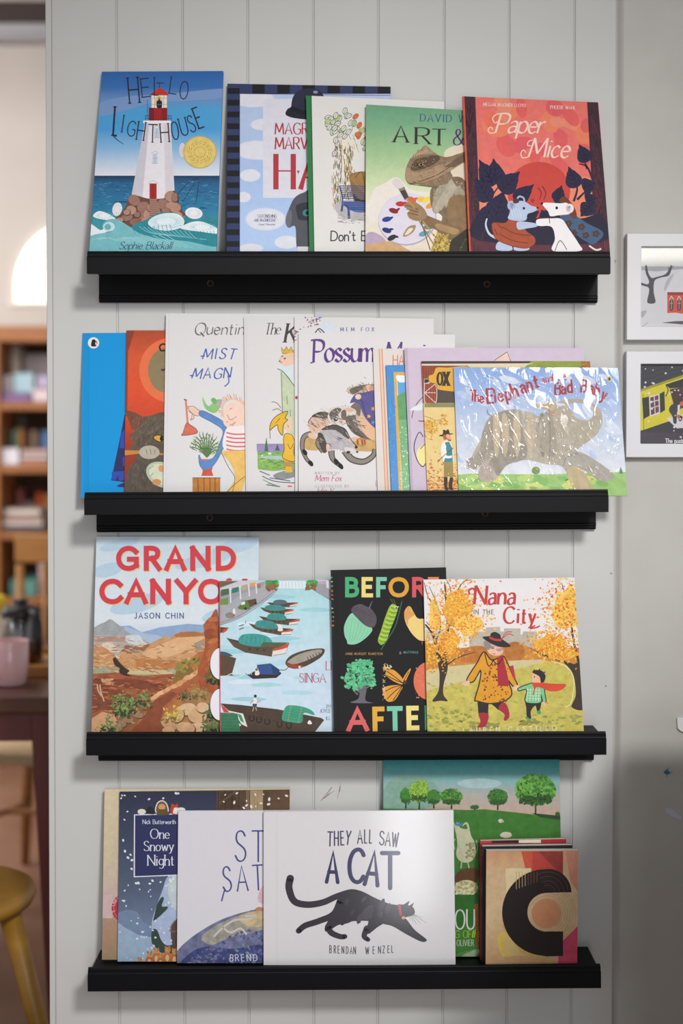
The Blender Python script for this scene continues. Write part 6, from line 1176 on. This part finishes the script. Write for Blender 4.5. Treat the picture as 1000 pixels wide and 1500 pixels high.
# table and what stands on it
tb = thing('wooden_table', 'dark brown wooden table beyond the panelled wall', 'table', (-1.15, 1.05, 0), (0, 0, math.radians(2.5)))
box('tabletop', (-.75, -.43, .705), (.62, .43, .74), DARKW, tb, .006)
bm = bmesh.new(); add_box(bm, (-.69, -.385, .64), (.575, -.36, .705)); add_box(bm, (-.69, .36, .64), (.575, .385, .705)); add_box(bm, (-.69, -.36, .64), (-.665, .36, .705)); add_box(bm, (.55, -.36, .64), (.575, .36, .705)); obj('apron', bm, MAROON, tb)
for sx, sy in ((.515, -.362), (.515, .362), (-.667, -.362), (-.667, .362)):
    bm = bmesh.new(); s1 = 1 if sx > 0 else -1; s2 = 1 if sy > 0 else -1
    A = [bm.verts.new((sx+a, sy+b, .705)) for a, b in ((-.034, -.034), (.034, -.034), (.034, .034), (-.034, .034))]; B = [bm.verts.new((sx+s1*.016+a, sy+s2*.01+b, 0)) for a, b in ((-.014, -.014), (.014, -.014), (.014, .014), (-.014, .014))]
    bm.faces.new(A); bm.faces.new(B[::-1])
    for k in range(4): bm.faces.new((A[k], B[k], B[(k+1)%4], A[(k+1)%4]))
    obj('leg', bm, MAROON, tb, bevel=.004)
tr = thing('wooden_tray', 'light wooden tray under the glass teapot', 'tray', (-.71, 1.05, .7402), (0, 0, math.radians(2.5)))
TRW = mat('tray_wood', 'b5803f', .5, noise=.2, scale=8, stretch=(1, 5, 5))
box('base', (-.24, -.15, 0), (.22, .15, .012), TRW, tr, .003)
bm = bmesh.new()
for lo, hi in (((-.24, -.15, .012), (.22, -.135, .026)), ((-.24, .135, .012), (.22, .15, .026)), ((-.24, -.135, .012), (-.225, .135, .026)), ((.205, -.135, .012), (.22, .135, .026))): add_box(bm, lo, hi)
obj('rim', bm, TRW, tr, bevel=.002)
tp = thing('teapot', 'glass teapot with black lid and handle on the wooden tray', 'teapot', (-.757, 1.06, .7526), (0, 0, math.radians(-48)))
GLASS = mat('pot_glass', 'e6e6e6', .03, trans=1, ior=1.3); BLKP = mat('black_plastic', '1c1c20', .35)
bm = bmesh.new(); lathe(bm, [(0, .001), (.047, .001), (.052, .006), (.053, .03), (.049, .07), (.043, .105), (.041, .112), (.0395, .112), (.0415, .1), (.047, .07), (.051, .03), (.050, .008), (.045, .003), (0, .003)], 36); obj('glass_body', bm, GLASS, tp, True)
bm = bmesh.new(); lathe(bm, [(0, .0035), (.0445, .0035), (.0495, .009), (.0503, .03), (.0488, .046), (0, .046)], 36); obj('tea', bm, mat('amber_tea', '9a4a1c', .1, trans=.5), tp, True); tp.children[-1]['label'] = 'amber tea'
bm = bmesh.new(); lathe(bm, [(0, .147), (.016, .147), (.018, .14), (.014, .135), (.03, .133), (.044, .127), (.046, .113), (.046, .109), (.0, .109)], 36); obj('lid', bm, BLKP, tp, True)
bm = bmesh.new(); lathe(bm, [(.024, .05), (.025, .108), (.0, .108)], 24); obj('infuser', bm, mat('steel_mesh', '9a9a9e', .35, metal=.9), tp, True)
bm = bmesh.new(); tube(bm, [(.040, 0, .120), (.066, 0, .118), (.078, 0, .098), (.080, 0, .06), (.078, 0, .022)], [.010, .011, .0115, .011, .009]); obj('handle', bm, BLKP, tp, True)
bm = bmesh.new(); tube(bm, [(-.05, 0, .045), (-.066, 0, .07), (-.076, 0, .098)], [.014, .011, .008]); obj('spout', bm, mat('spout_glass', 'cfc6ba', .1, trans=.4), tp, True)
mg = thing('mug', 'pale pink mug on the dark table', 'mug', (-.722, .80, .7402))
PINKC = mat('pink_glaze', 'e8b8bc', .25, coat=.3)
bm = bmesh.new(); lathe(bm, [(0, .0), (.03, .0), (.034, .004), (.039, .04), (.0405, .096), (.0395, .098), (.038, .096), (.0365, .04), (.031, .008), (0, .007)], 36); obj('cup', bm, PINKC, mg, True)
bm = bmesh.new(); d = Vector((-.55, -.83, 0)).normalized(); tube(bm, [d*.038+Vector((0, 0, .082)), d*.056+Vector((0, 0, .08)), d*.066+Vector((0, 0, .055)), d*.056+Vector((0, 0, .028)), d*.036+Vector((0, 0, .02))], .0062); obj('handle', bm, PINKC, mg, True)
yc = thing('storage_jar', 'small yellow jar behind the glass teapot', 'jar', (-.862, 1.24, .7402))
bm = bmesh.new(); lathe(bm, [(0, 0), (.026, 0), (.028, .004), (.028, .105), (.02, .112), (0, .112)], 24); obj('jar_body', bm, mat('cream_jar', 'd9c9a8', .4), yc, True)
bm = bmesh.new(); lathe(bm, [(.0, .1125), (.026, .1125), (.029, .118), (.029, .145), (.02, .152), (0, .153)], 24); obj('lid', bm, mat('yellow_lid', 'e6c31f', .4), yc, True)

# near stool
GOLDW = mat('golden_wood', '9a7026', .45, noise=.25, scale=7, stretch=(1, 1, 5))
st = thing('wooden_stool', 'honey wooden stool beside the end of the panelled wall', 'stool', (-.735, .30, 0))
bm = bmesh.new(); lathe(bm, [(0, .415), (.15, .415), (.166, .42), (.172, .432), (.168, .446), (.155, .45), (0, .446)], 48); obj('seat', bm, GOLDW, st, True)
F_ = [(.13*math.cos(t), .13*math.sin(t)) for t in (math.radians(-8), math.radians(82), math.radians(172), math.radians(262))]
for x, y in F_:
    bm = bmesh.new(); tube(bm, [(x, y, .418), (x*1.45, y*1.45, .2), (x*1.8, y*1.8, 0)], [.021, .018, .014], 14); obj('leg', bm, GOLDW, st, True)
for k in (0, 1):
    A, B = F_[k], F_[k+2]; z = .19+.03*k
    bm = bmesh.new(); tube(bm, [(A[0]*1.46, A[1]*1.46, z), (B[0]*1.46, B[1]*1.46, z)], .01); obj('stretcher', bm, PINE, st, True)
